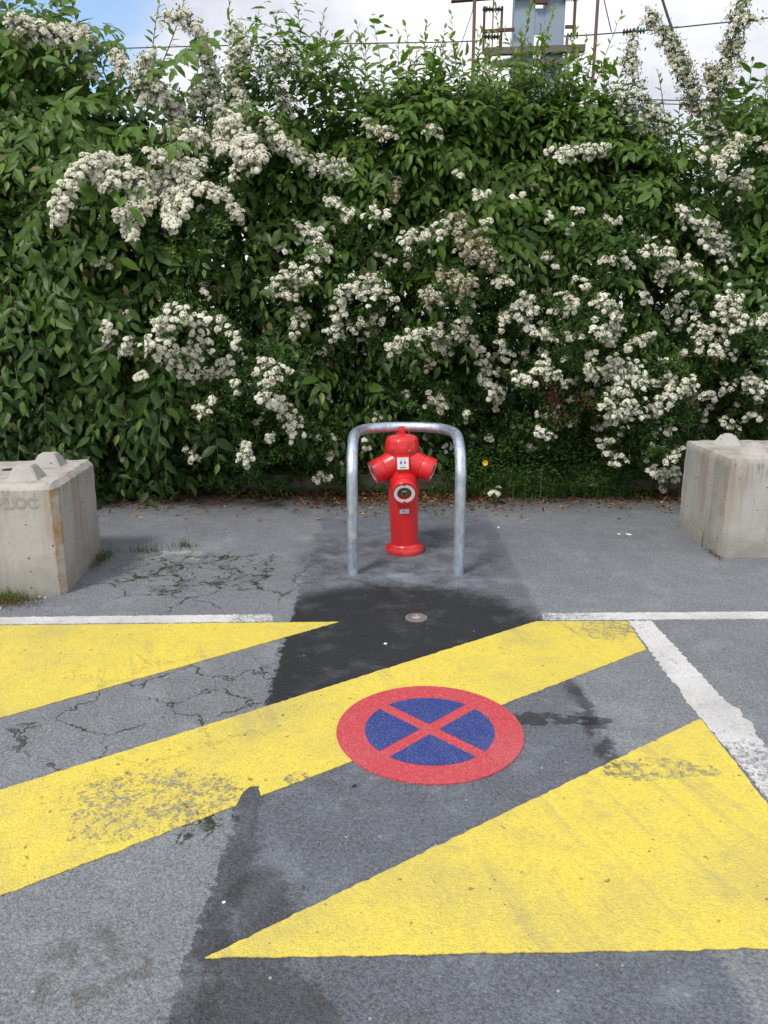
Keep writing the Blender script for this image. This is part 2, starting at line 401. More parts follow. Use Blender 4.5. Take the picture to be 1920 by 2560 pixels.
m_brass = simple('dull_brass', (0.17, 0.15, 0.07), 0.55, 0.4)
m_nut = simple('nut_steel', (0.45, 0.45, 0.46), 0.4, 0.7)
m_label = simple('printed_label', (0.55, 0.56, 0.54), 0.5, 0, 0.35, 220)
m_iron = simple('cast_iron_rusty', (0.20, 0.17, 0.15), 0.75, 0.3, 0.45, 40, 0.4, 0.3)
m_rust = simple('rusty_steel', (0.115, 0.062, 0.048), 0.8, 0.1, 0.4, 3)
m_brownsteel = simple('weathered_steel', (0.15, 0.13, 0.12), 0.75, 0.2, 0.35, 3)
m_mast = simple('grey_blue_mast_paint', (0.27, 0.34, 0.42), 0.6, 0.1, 0.14, 2.5)
m_wire = simple('wire_metal', (0.07, 0.08, 0.09), 0.6, 0.4)
m_insul = simple('brown_insulator', (0.055, 0.028, 0.025), 0.35, 0, 0.2)
m_glassins = simple('green_insulator', (0.03, 0.13, 0.11), 0.2)
m_bark = simple('bark', (0.075, 0.055, 0.04), 0.9, 0, 0.4, 25, 0.2, 0.4)
m_twig = simple('twig_green', (0.07, 0.06, 0.03), 0.8)
m_stone = simple('pebble_stone', (0.36, 0.33, 0.29), 0.8, 0, 0.25, 40)
m_shell = simple('white_chip', (0.72, 0.72, 0.74), 0.5, 0, 0.06)
m_yflower = simple('yellow_petal', (0.75, 0.50, 0.01), 0.6)
m_maroon = simple('maroon_leaf', (0.09, 0.012, 0.016), 0.6)

def leaf_mat(name, rough=0.42, trans=0.28, spec=0.45, tint=(1.25, 1.5, 0.55)):
    M = Mat(name)
    a = M.N.new('ShaderNodeVertexColor'); a.layer_name = 'Col'
    n = M.noise(55, 3, 0.6)
    col = M.mix(n, M.mix(1.0, a.outputs[0], (0.78, 0.78, 0.78), 'MULTIPLY'), M.mix(1.0, a.outputs[0], (1.2, 1.2, 1.2), 'MULTIPLY'))
    M.set('Base Color', col); M.set('Roughness', rough); M.set('Specular IOR Level', spec)
    tr = M.N.new('ShaderNodeBsdfTranslucent')
    M.L.new(M.mix(1.0, col, tint, 'MULTIPLY'), tr.inputs[0])
    ms = M.N.new('ShaderNodeMixShader'); ms.inputs[0].default_value = trans
    M.L.new(M.b.outputs[0], ms.inputs[1]); M.L.new(tr.outputs[0], ms.inputs[2]); M.L.new(ms.outputs[0], M.out.inputs[0])
    return M
m_leaf = leaf_mat('hornbeam_leaf', 0.45, 0.34, 0.38)
m_small = leaf_mat('firethorn_leaf', 0.36, 0.20, 0.45)
m_petal = leaf_mat('white_petal', 0.7, 0.32, 0.2, (1.06, 1.06, 0.88))
m_dry = leaf_mat('dry_leaf', 0.8, 0.1, 0.2)
m_grass = leaf_mat('grass_blade', 0.55, 0.25, 0.3)

# ================================================================== GROUND
def ground_sheet():
    xs = np.unique(np.concatenate([[-2500, -600, -150, -40, -12], np.linspace(-5, 5, 11), [12, 40, 150, 600, 2500]]))
    ys = np.unique(np.concatenate([[-2500, -600, -150, -40, -10], np.linspace(-2, 9, 12), [12, 40, 150, 600, 2500]]))
    gx, gy = np.meshgrid(xs, ys, indexing='ij')
    V = np.stack([gx, gy, np.zeros_like(gx)], -1).reshape(-1, 3)
    n, m = len(xs), len(ys); I = np.arange(n * m).reshape(n, m)
    F = np.stack([I[:-1, :-1], I[1:, :-1], I[1:, 1:], I[:-1, 1:]], -1).reshape(-1, 4)
    return np_mesh('ground', V, F, m_asph, kind='structure')
ground_sheet()['label'] = 'worn grey asphalt of the parking area with a darker re-laid strip'

def densify(poly, step, jit, seed):
    r = random.Random(seed); out = []
    for i, p in enumerate(poly):
        q = poly[(i + 1) % len(poly)]; p = Vector((p[0], p[1])); q = Vector((q[0], q[1]))
        L = (q - p).length; n = max(1, int(L / step)); nrm = Vector((-(q - p).y, (q - p).x)).normalized()
        out.append(p)
        for k in range(1, n):
            out.append(p + (q - p) * (k / n) + nrm * r.gauss(0, jit))
    return out
def sheet(name, poly, z, mat, parent=None, skirt=0.003, step=0.02, jit=0.0012, seed=1):
    pts = densify(poly, step, jit, seed) if step else [Vector(p) for p in poly]
    from mathutils.geometry import tessellate_polygon
    ar = sum(p.x * q.y - q.x * p.y for p, q in zip(pts, pts[1:] + pts[:1]))
    if ar < 0: pts = pts[::-1]
    n = len(pts); tris = tessellate_polygon([[Vector((p.x, p.y, 0)) for p in pts]])
    V = [(p.x, p.y, z) for p in pts] + [(p.x, p.y, z - skirt) for p in pts]; F = []
    for t in tris:
        p, q, r_ = (pts[i] for i in t)
        F.append(t if (q - p).x * (r_ - p).y - (q - p).y * (r_ - p).x > 0 else t[::-1])
    F += [(i, i + n, (i + 1) % n + n, (i + 1) % n) for i in range(n)]
    me = bpy.data.meshes.new(name); me.from_pydata(V, [], F)
    return link(name, me, mat, parent)
# white bay lines
wl = sheet('white_line', [(-9.0, 3.66), (-0.60, 3.893), (-0.625, 3.996), (-9.0, 3.755)], 0.0035, m_white, step=0.015, jit=0.004, seed=3)
tag(wl, 'white bay line along the far edge of the left yellow triangle', 'road marking', 'white parking bay lines')
wl = sheet('white_line', [(0.862, 3.912), (9.0, 4.05), (9.0, 4.165), (0.878, 4.012)], 0.0035, m_white, step=0.015, jit=0.003, seed=4)
tag(wl, 'white bay line in front of the right concrete block', 'road marking', 'white parking bay lines')
diag = [(1.328, 3.905), (1.452, 3.905), (1.46, 3.4), (1.467, 3.02), (1.475, 2.96), (1.50, 2.93), (1.475, 2.87), (1.495, 2.80), (1.47, 2.72), (1.468, 2.55), (1.462, 2.42), (1.495, 2.37), (1.45, 2.30), (1.44, 1.6), (1.44, -3.0),
        (1.31, -3.0), (1.31, 2.2), (1.312, 2.62), (1.303, 2.9), (1.30, 3.02), (1.315, 3.12), (1.305, 3.2), (1.316, 3.5)]
wl = sheet('white_line', diag, 0.0035, m_white, step=0.015, jit=0.004, seed=5)
tag(wl, 'ragged-edged white line down the right side of the yellow bay', 'road marking', 'white parking bay lines')
wl = sheet('white_line', [(-2.20, 3.845), (-2.075, 3.848), (-2.10, -3.0), (-2.23, -3.0)], 0.0035, m_white, step=0.015, jit=0.004, seed=6)
tag(wl, 'white line down the left side of the yellow bay, outer corner visible', 'road marking', 'white parking bay lines')
# yellow no-parking stripes
ys_ = sheet('yellow_stripe', [(-2.06, 3.835), (-0.245, 3.886), (-2.06, 2.487)], 0.004, m_yel, jit=0.0016, seed=7)
tag(ys_, 'far-left yellow painted triangle bordering the white line', 'road marking', 'yellow painted stripes')
ys_ = sheet('yellow_stripe', [(-2.06, 1.17), (-0.50, 2.272), (-0.493, 2.33), (-0.47, 2.38), (-0.44, 2.385), (-0.425, 2.325), (0.504, 2.97), (1.303, 3.53), (1.318, 3.893), (0.825, 3.893), (-2.06, 1.845)], 0.004, m_yel, jit=0.0018, seed=8)
tag(ys_, 'long diagonal yellow stripe running under the no-parking roundel, worn in patches', 'road marking', 'yellow painted stripes')
ys_ = sheet('yellow_stripe', [(-0.461, 1.634), (1.30, 1.672), (1.30, 2.846), (1.29, 2.844)], 0.004, m_yel, jit=0.0018, seed=9)
tag(ys_, 'nearest large yellow triangle with a scuffed grey patch', 'road marking', 'yellow painted stripes')
# no-parking roundel
CX, CY, RR, RI, BW = 0.182, 2.762, 0.372, 0.258, 0.027
circ = [(CX + RR * math.cos(a), CY + RR * math.sin(a)) for a in np.linspace(0, 2 * math.pi, 120, endpoint=False)]
rd = sheet('no_parking_roundel', circ, 0.006, m_red, step=0, skirt=0.0058)
tag(rd, 'round red and blue no-stopping sign painted on the ground', 'road marking')
for k in range(4):
    a0 = R(45 + 90 * k); a1 = a0 + R(90)
    off = math.asin(BW / RI)
    mid = (a0 + a1) / 2; q = BW * math.sqrt(2)
    pts = [(CX + q * math.cos(mid), CY + q * math.sin(mid))]
    pts += [(CX + RI * math.cos(a), CY + RI * math.sin(a)) for a in np.linspace(a0 + off, a1 - off, 22)]
    sheet('blue_sector', pts, 0.0075, m_blue, rd, step=0, skirt=0.001)

# valve cover in the tarmac
vc = thing('valve_cover', 'small round rusty metal valve cover set in the wet asphalt', 'valve cover', (0.178, 3.945, 0.001))
bm = bmesh.new(); bm_lathe(bm, [(0.062, -0.02), (0.062, 0.004), (0.056, 0.008), (0.046, 0.008), (0.044, 0.004)], 32, cap1=True); obj('rim', bm, m_iron, vc, True, 30)
bm = bmesh.new(); bm_lathe(bm, [(0.030, 0.0), (0.030, 0.010), (0.024, 0.014), (0.011, 0.015), (0.010, 0.010)], 24); obj('cap', bm, m_nut, vc, True, 30)

# ================================================================== HYDRANT
HX, HY = 0.146, 5.20
hyd = thing('fire_hydrant', 'red cast fire hydrant with three outlets under the steel hoop', 'fire hydrant', (HX, HY, 0.0), (R(0.4), R(-1.7), 0))
bm = bmesh.new(); bm_lathe(bm, [(0.128, -0.01), (0.135, 0.0), (0.1365, 0.012), (0.136, 0.034), (0.131, 0.043), (0.112, 0.048), (0.103, 0.054), (0.098, 0.064)], 56); obj('flange', bm, m_hyd, hyd, True, 40)
bm = bmesh.new(); bm_lathe(bm, [(0.0945, 0.05), (0.0955, 0.075), (0.099, 0.20), (0.104, 0.34), (0.1085, 0.48), (0.109, 0.56), (0.106, 0.61), (0.103, 0.655), (0.108, 0.69), (0.1145, 0.715), (0.1145, 0.722)], 56); obj('barrel', bm, m_hyd, hyd, True, 40)
# bonnet with shallow flats around it
bm = bmesh.new(); n = 96
prof = [(0.1145, 0.722, 0), (0.1185, 0.724, 0), (0.119, 0.745, 0), (0.1185, 0.757, 0.2), (0.1175, 0.770, 1), (0.115, 0.790, 1), (0.111, 0.800, 0.7), (0.102, 0.812, 0.25), (0.088, 0.822, 0), (0.060, 0.829, 0), (0.028, 0.832, 0)]
rings = []
for r_, z, fl in prof:
    ring = []
    for k in range(n):
        a = 2 * math.pi * k / n; fa = ((a + R(15)) % R(30)) - R(15)
        q = math.cos(R(15)) / math.cos(fa)
        ring.append(bm.verts.new((r_ * lerp(1, q, fl) * math.cos(a), r_ * lerp(1, q, fl) * math.sin(a), z)))
    rings.append(ring)
for a, b in zip(rings, rings[1:]):
    for k in range(n): bm.faces.new((a[k], a[(k + 1) % n], b[(k + 1) % n], b[k]))
bm.faces.new(rings[-1]); obj('bonnet', bm, m_hyd, hyd, True, 25)
bm = bmesh.new(); bm_box(bm, -0.019, 0.019, -0.019, 0.019, 0.838, 0.886, 0.003); bm_lathe(bm, [(0.030, 0.828), (0.030, 0.838), (0.020, 0.840)], 24); obj('spindle', bm, m_hyd, hyd, True, 30)
for sx, mt in ((0.046, m_nut), (-0.060, m_dark)):
    yy = -math.sqrt(0.119 ** 2 - sx ** 2)
    bm = bmesh.new(); M_ = Matrix.Translation((sx, yy, 0.737)) @ frame_of(Vector((sx, yy, 0))).to_4x4()
    bm_lathe(bm, [(0.0065, -0.004), (0.0065, 0.002), (0.004, 0.0035)], 14, M_); obj('screw', bm, mt, hyd, True, 30)
# flat plate with sticker
bm = bmesh.new(); bm_box(bm, -0.047, 0.047, -0.125, -0.09, 0.606, 0.702, 0.006); obj('plate', bm, m_hyd, hyd, True, 30)
stk_root = None
bm = bmesh.new(); bm_box(bm, -0.0375, 0.0385, -0.1268, -0.1235, 0.613, 0.693, 0.001, 1); stk = obj('sticker', bm, m_whiteplastic, hyd)
def flat_poly(name, pts, y, mat, parent):
    bm = bmesh.new(); f = [bm.verts.new((x, y, z)) for x, z in pts]; g = [bm.verts.new((x, y + 0.0008, z)) for x, z in pts]
    bm.faces.new(f); bm.faces.new(g[::-1])
    for i in range(len(f)): bm.faces.new((f[i], g[i], g[(i + 1) % len(f)], f[(i + 1) % len(f)]))
    return obj(name, bm, mat, parent)
yS = -0.1277
flat_poly('blue_mark', [(-0.006, 0.672), (-0.006, 0.648)] + [(-0.006 - 0.015 * math.cos(a), 0.660 + 0.012 * math.sin(a)) for a in np.linspace(-1.2, 1.2, 9)], yS, m_skyblue, stk)
flat_poly('red_mark', [(0.008, 0.672), (0.008, 0.648)] + [(0.008 + 0.014 * math.cos(a), 0.660 + 0.011 * math.sin(a)) for a in np.linspace(-1.2, 1.2, 9)][::1], yS, m_printred, stk)
flat_poly('grey_bar', [(-0.022, 0.629), (0.022, 0.629), (0.022, 0.622), (-0.022, 0.622)], yS, m_printgrey, stk)
flat_poly('pale_line', [(-0.020, 0.685), (0.020, 0.685), (0.020, 0.681), (-0.020, 0.681)], yS, m_printpale, stk)
flat_poly('pale_line', [(-0.014, 0.6415), (0.016, 0.6415), (0.016, 0.639), (-0.014, 0.639)], yS, m_printpale, stk)
def outlet(name, origin, axis, r_, L0, L1, front=False):
    A = frame_of(Vector(axis)).to_4x4(); M_ = Matrix.Translation(origin) @ A
    bm = bmesh.new(); bm_lathe(bm, [(r_ * 1.14, 0.02), (r_ * 1.07, L0 * 0.6), (r_ * 0.985, L0 - 0.012), (r_ * 0.985, L0 - 0.004), (r_ * 0.94, L0)], 48, M_); o = obj(name, bm, m_hyd, hyd, True, 40)
    bm = bmesh.new(); rr = r_ * 0.80
    bm_lathe(bm, [(r_ * 0.93, L0 - 0.002), (r_ * 0.985, L0 + 0.004), (r_ * 1.0, L0 + 0.012), (r_ * 1.0, L1 - 0.012), (r_ * 0.985, L1 - 0.004), (r_ * 0.95, L1), (rr, L1 + 0.0005), (rr * 0.995, L1 - 0.004), (r_ * 0.53, L1 - 0.0042), (r_ * 0.52, L1 - 0.03)], 56, M_); obj('outlet_cap', bm, m_hyd, o, True, 35)
    # reflective ring with two screw notches
    bm = bmesh.new(); z0 = L1 - 0.0035; z1 = L1 - 0.0015; N = 72; ri, ro = r_ * 0.535, r_ * 0.785; vs = []
    for k in range(N):
        a = 2 * math.pi * k / N; d = min(abs(((a - math.pi / 2) + math.pi) % (2 * math.pi) - math.pi), abs(((a + math.pi / 2) + math.pi) % (2 * math.pi) - math.pi))
        rq = ro - max(0.0, 1 - (d / 0.17) ** 2) ** 0.5 * r_ * 0.13 if d < 0.17 else ro
        vs.append([bm.verts.new((q * math.cos(a), q * math.sin(a), z)) for q, z in ((ri, z1), (rq, z1), (rq, z0), (ri, z0))])
    for k in range(N):
        a, b = vs[k], vs[(k + 1) % N]
        for j in range(4): bm.faces.new((a[j], a[(j + 1) % 4], b[(j + 1) % 4], b[j]))
    bmesh.ops.transform(bm, matrix=M_, verts=bm.verts); obj('reflective_ring', bm, m_ring, o)
    bm = bmesh.new(); bm_lathe(bm, [(r_ * 0.51, L1 - 0.022), (r_ * 0.44, L1 - 0.020)], 36, M_); obj('recess_plate', bm, m_brass, o)
    bm = bmesh.new(); q = r_ * 0.16
    bm_box(bm, -q, q, -q, q, L1 - 0.02, L1 - 0.006, 0.002, 1); bmesh.ops.transform(bm, matrix=M_, verts=bm.verts); obj('square_nut', bm, m_nut, o)
    bm = bmesh.new(); bm_box(bm, -q * 0.78, q * 0.78, -q * 0.78, q * 0.78, L1 - 0.007, L1 - 0.0052); bmesh.ops.transform(bm, matrix=M_, verts=bm.verts); obj('nut_recess', bm, m_dark, o)
    for s_ in (1, -1):
        bm = bmesh.new(); bm_lathe(bm, [(r_ * 0.06, 0), (r_ * 0.06, 0.004), (r_ * 0.03, 0.0055)], 12, M_ @ Matrix.Translation((0, s_ * r_ * 0.74, L1 - 0.005))); obj('screw', bm, m_hyd, o, True)
    return o
d_ = R(21); f_ = R(15)
outlet('side_outlet', (0, 0, 0.662), (-math.cos(d_) * math.cos(f_), -math.cos(d_) * math.sin(f_), -math.sin(d_)), 0.084, 0.146, 0.230)
outlet('side_outlet', (0, 0, 0.664), (math.cos(d_) * math.cos(f_), -math.cos(d_) * math.sin(f_), -math.sin(d_)), 0.084, 0.146, 0.230)
outlet('front_outlet', (0.004, 0, 0.527), (0.0, -math.cos(R(19)), -math.sin(R(19))), 0.0905, 0.122, 0.205)
bm = bmesh.new()
for k in range(9):
    pass
bm_box(bm, -0.029, 0.035, -0.1075, -0.1015, 0.300, 0.332, 0.001, 1); lab = obj('small_label', bm, m_label, hyd)
flat_poly('dark_mark', [(-0.008, 0.322), (0.002, 0.322), (0.002, 0.314), (-0.008, 0.314)], -0.1084, m_printgrey, lab)
for k in range(3): flat_poly('pale_line', [(-0.024, 0.312 - k * 0.004), (0.026, 0.312 - k * 0.004), (0.026, 0.3105 - k * 0.004), (-0.024, 0.3105 - k * 0.004)], -0.1084, m_printpale, lab)

# ================================================================== STEEL HOOP
def hoop_side(s):      # s=-1 left, +1 right, seen from the viewer
    x = 0.139 + s * 0.338; p = [(x, 4.686, -0.02), (x, 4.686, 0.30), (x, 4.686, 0.60), (x, 4.700, 0.69), (x, 4.755, 0.775), (x - s * 0.002, 4.85, 0.835), (x - s * 0.008, 4.96, 0.862)]
    p += [(x - s * 0.028, 5.07, 0.868), (x - s * 0.075, 5.17, 0.870), (x - s * 0.15, 5.235, 0.870), (0.139 + s * 0.10, 5.268, 0.870)]
    return p
pl = hoop_side(-1) + [(0.139, 5.275, 0.870)] + hoop_side(1)[::-1]
bm = bmesh.new(); bm_tube(bm, bez(pl, 7), 0.0345, 28)
hoop = obj('protection_hoop', bm, m_galv, None, True, 40)
tag(hoop, 'bent galvanised steel tube hoop straddling the red hydrant', 'protective hoop')
for s_ in (-1, 1):
    bm = bmesh.new(); bm_lathe(bm, [(0.0075, -0.003), (0.0075, 0.0012)], 14, Matrix.Translation((0.139 + s_ * 0.215, 5.253 - 0.0335, 0.866)) @ frame_of(Vector((0, -1, -0.1))).to_4x4())
    obj('bolt_hole', bm, m_dark, hoop)

M_MORTAR = simple('mortar', (0.135, 0.14, 0.15), 0.92, 0, 0.45, 90, 0.2, 0.5)
for s_ in (-1, 1):
    bm = bmesh.new(); r3 = random.Random(5 + s_); N = 40; rings = []
    for rr_, z in ((0.034, 0.004), (0.046, 0.0035), (0.058, 0.002), (0.070, 0.0004)):
        rings.append([bm.verts.new((0.139 + s_ * 0.338 + rr_ * (1 + (r3.uniform(-0.12, 0.12) if rr_ > 0.04 else 0)) * math.cos(2 * math.pi * k / N), 4.686 + rr_ * (1 + (r3.uniform(-0.12, 0.12) if rr_ > 0.04 else 0)) * math.sin(2 * math.pi * k / N), z + r3.uniform(-0.0005, 0.0008))) for k in range(N)])
    for a, b in zip(rings, rings[1:]):
        for k in range(N): bm.faces.new((a[k], b[k], b[(k + 1) % N], a[(k + 1) % N]))
    obj('mortar_collar', bm, M_MORTAR, hoop, True)

# ================================================================== CONCRETE BLOCKS
def block(name, label, corner, rot, x0, x1, depth, height, mat, pads, hole, cham, seed, tilt=0.0):
    rt = thing(name, label, 'concrete block', (corner[0], corner[1], 0.0), (R(tilt), 0, R(rot)), 'stackable concrete blocks')
    bm = bmesh.new()
    bm_box(bm, x0, x1, 0, depth, 0.0, height)
    top = [e for e in bm.edges if all(v.co.z > height - 1e-4 for v in e.verts)]
    ver = [e for e in bm.edges if abs(e.verts[0].co.z - e.verts[1].co.z) > 0.1]
    bmesh.ops.bevel(bm, geom=top + ver, offset=cham, segments=2 if seed == 2 else 1, affect='EDGES', profile=0.6)
    bmesh.ops.triangulate(bm, faces=[f for f in bm.faces if len(f.verts) > 4])
    for _ in range(5):
        es = [e for e in bm.edges if e.calc_length() > 0.045]
        if not es: break
        bmesh.ops.subdivide_edges(bm, edges=es, cuts=1)
        bmesh.ops.triangulate(bm, faces=[f for f in bm.faces if len(f.verts) > 4])
    rr = random.Random(seed)
    from mathutils import noise as mn
    for v in bm.verts:
        c = v.co.copy()
        near_edge = sum((c.z > height - cham * 1.5, min(c.x - x0, x1 - c.x) < cham * 1.3, min(c.y, depth - c.y) < cham * 1.3))
        a = 0.0015 + (0.005 if near_edge >= 2 else 0)
        d = mn.noise_vector(c * 23 + Vector((seed, 0, 0))) * a
        if c.z < 0.02: d.z = 0
        v.co += d
    b = obj('body', bm, mat, rt, True, 30)
    for px, py, sh in pads:
        bm = bmesh.new(); bs, ts, hh = (0.094, 0.050, 0.080) if sh == 4 else (0.112, 0.048, 0.074)
        nn = 4 if sh == 4 else 6
        if nn == 4:
            base = [(-bs, -bs), (bs, -bs), (bs, bs), (-bs, bs)]; tp = [(-ts, -ts), (ts, -ts), (ts, ts), (-ts, ts)]
        else:
            base = [(bs * 1.05 * math.cos(R(60 * k)), bs * 1.05 * math.sin(R(60 * k))) for k in range(6)]; tp = [(ts * math.cos(R(60 * k)), ts * math.sin(R(60 * k))) for k in range(6)]
        B = [bm.verts.new((px + x, py + y, height - 0.006)) for x, y in base]; T = [bm.verts.new((px + x, py + y, height + hh)) for x, y in tp]
        for k in range(nn): bm.faces.new((B[k], B[(k + 1) % nn], T[(k + 1) % nn], T[k]))
        bm.faces.new(T); bm.faces.new(B[::-1])
        bmesh.ops.bevel(bm, geom=[e for e in bm.edges if any(v.co.z > height for v in e.verts)], offset=0.006 if nn == 4 else 0.014, segments=2, affect='EDGES')
        obj('stacking_pad', bm, m_con_pad, rt, True, 25)
    if hole:
        bm = bmesh.new(); hx, hy, hr = hole
        bm_lathe(bm, [(hr * 1.12, height + 0.0015), (hr, height + 0.003), (hr * 0.97, height + 0.0015)], 28, Matrix.Translation((hx, hy, 0)), False, True)
        obj('lifting_hole', bm, m_dark, rt)
    return rt
lb = block('concrete_block', 'stained concrete block on the left with runny rust streaks and raised letters', (-1.890, 4.305), 6.3, -1.62, 0.0, 0.88, 0.672, m_con_l,
           [(-0.225, 0.22, 4), (-0.225, 0.665, 4), (-0.665, 0.22, 4), (-0.665, 0.665, 4), (-1.1, 0.22, 4), (-1.1, 0.665, 4)], (-0.43, 0.52, 0.040), 0.032, 1, -0.6)
# ochre rust run along the chamfered corner of the left block
bm = bmesh.new(); r2 = random.Random(4); zs = np.linspace(0.02, 0.632, 26); a_, b_ = [], []
for z in zs:
    w0 = 0.006 + 0.004 * r2.random(); w1 = 0.004 + 0.010 * r2.random() + 0.025 * (z / 0.64)
    a_.append(bm.verts.new((-0.034 - w0 * 0.4, -0.0022, z))); b_.append((bm.verts.new((-0.0325, -0.0035, z)), bm.verts.new((0.0035, 0.0325, z)), bm.verts.new((0.0022, 0.034 + w1, z))))
for i in range(len(zs) - 1):
    for p, q, s_, t_ in ((a_[i], b_[i][0], b_[i + 1][0], a_[i + 1]), (b_[i][0], b_[i][1], b_[i + 1][1], b_[i + 1][0]), (b_[i][1], b_[i][2], b_[i + 1][2], b_[i + 1][1])):
        bm.faces.new((p, q, s_, t_))
obj('rust_run', bm, m_ochre, lb)
fc = bpy.data.curves.new('raised_letters', 'FONT'); fc.body = 'BLOC'; fc.size = 0.090; fc.extrude = 0.0004; fc.bevel_depth = 0.0006; fc.offset = 0.004
fo = bpy.data.objects.new('tmp_text', fc); COL.objects.link(fo)
bpy.context.view_layer.update()
me = bpy.data.meshes.new_from_object(fo.evaluated_get(bpy.context.evaluated_depsgraph_get())); bpy.data.objects.remove(fo); bpy.data.curves.remove(fc)
me.name = 'raised_letters'; me.materials.clear()
wd = max(v.co.x for v in me.vertices)
lt = link('raised_letters', me, m_con_l, lb); lt.location = (-0.100 - wd, -0.0008, 0.535); lt.rotation_euler = (R(90), 0, 0)
rb = block('concrete_block', 'pale concrete block on the right with domed pads and brown-stained front', (2.308, 5.044), 0.0, 0.0, 1.62, 0.80, 0.695, m_con_r,
           [(0.245, 0.20, 6), (0.235, 0.60, 6), (0.64, 0.20, 6), (0.64, 0.60, 6), (1.05, 0.2, 6), (1.05, 0.6, 6)], None, 0.040, 2)

# ================================================================== HEDGE
CSP, SNP = math.cos(R(PITCH)), math.sin(R(PITCH))
FPX = 1659.0
def PJ(P):
    """world points -> where they fall in a 1659 x 2212 frame (used to lay species out in bays)"""
    P = np.asarray(P); z = P[..., 2] - CAM_H; dep = P[..., 1] * CSP - z * SNP; up = P[..., 1] * SNP + z * CSP
    return 829.5 + FPX * P[..., 0] / dep, 1106 - FPX * up / dep, dep
def AT(x, y, Y):
    u = (x - 829.5) / FPX; v = (1106 - y) / FPX
    d = np.array([u, CSP + v * SNP, -SNP + v * CSP]); t = Y / d[1]
    return np.array([t * d[0], Y, CAM_H + t * d[2]])
TOP = np.array([(-6, 4.1), (-3.24, 4.02), (-2.86, 3.86), (-2.48, 3.72), (-2.09, 3.60), (-1.70, 3.55), (-1.30, 3.68), (-0.90, 3.80), (-0.51, 3.60), (-0.12, 3.45), (0.28, 3.42), (0.67, 3.5), (1.06, 3.62), (1.46, 3.62), (1.67, 3.45), (1.88, 3.25), (2.08, 3.12), (2.5, 2.98), (2.9, 2.85), (3.1, 3.05), (3.3, 3.4), (6, 3.7)])
def top_z(x): return np.interp(x, TOP[:, 0], TOP[:, 1] + 0.04 + 0.12 * (TOP[:, 0] > -0.6))
def front_y(x, z):
    x = np.asarray(x, float); z = np.asarray(z, float)
    y = 6.80 + 0.10 * np.sin(x * 2.3 + z * 1.1) + 0.08 * np.sin(x * 5.1 - z * 3.3 + 1.0) + 0.05 * np.sin(x * 9 + z * 7)
    y = y - 0.22 * np.exp(-((z - 1.6) / 1.1) ** 2) + 0.16 * np.clip(z - 2.4, 0, 3)
    y = y + 0.22 * np.sin(x * 3.9 + 1.7 * np.sin(z * 2.9 + 0.5)) * np.sin(z * 5.3 + 1.3 * np.sin(x * 2.2))
    y = y - 0.22 / (1 + np.exp((x + 1.25) * 4)) + 0.22 * np.exp(-((z - 0.25) / 0.35) ** 2) * (x > -0.9)
    return y
def G2(x, y, e): return np.exp(-(((x - e[0]) / e[2]) ** 2 + ((y - e[1]) / e[3]) ** 2))
HB = [(620, 300, 150, 220), (560, 540, 110, 130), (1120, 330, 300, 190), (780, 830, 75, 75), (960, 780, 70, 50), (880, 690, 50, 50), (1250, 540, 70, 55), (1690, 420, 110, 230),
      (1400, 640, 50, 50), (390, 1000, 75, 80), (860, 420, 120, 110), (1060, 480, 130, 80), (345, 880, 60, 80), (990, 560, 80, 50), (640, 700, 70, 70), (1640, 240, 60, 90)]
def hornbeam_share(x, y):
    s = 1.0 / (1 + np.exp((x - 360 - 60 * np.sin(y / 110.0)) / 28.0))
    for e in HB: s = np.maximum(s, np.minimum(1.0, 1.5 * G2(x, y, e)))
    return s

def norm(a): return a / np.maximum(np.linalg.norm(a, axis=-1, keepdims=True), 1e-9)
# a leaf: base, two stations and a tip, folded along the midrib
LV_T = np.array([0.0, 0.30, 0.66, 1.0]); LV_W = np.array([0.0, 0.46, 0.40, 0.0])
def leaf_batch(P, T, Nn, L, Wd, droop, fold=0.22):
    """-> verts (n,8,3): m0 m1 m2 m3 l1 l2 r1 r2"""
    n = len(P); T = norm(T); B = norm(np.cross(Nn, T)); Nn = np.cross(T, B)
    V = np.zeros((n, 8, 3))
    for j in range(4):
        t = LV_T[j]
        V[:, j] = P + T * (L * t)[:, None] - Nn * (droop * L * t * t)[:, None]
    for j in (1, 2):
        c = V[:, j] + Nn * (fold * Wd * LV_W[j])[:, None]
        V[:, 3 + j] = c + B * (Wd * LV_W[j])[:, None]; V[:, 5 + j] = c - B * (Wd * LV_W[j])[:, None]
    return V
LEAF_F = np.array([[0, 1, 4, 4], [1, 2, 5, 4], [2, 3, 5, 5], [0, 6, 1, 1], [1, 6, 7, 2], [2, 7, 3, 3]])
LEAF_T = np.array([[0, 1, 4], [1, 2, 5], [1, 5, 4], [2, 3, 5], [0, 6, 1], [1, 6, 7], [1, 7, 2], [2, 7, 3]])
def faces_for(n, T, k): return (T[None] + (np.arange(n) * k)[:, None, None]).reshape(-1, 3)

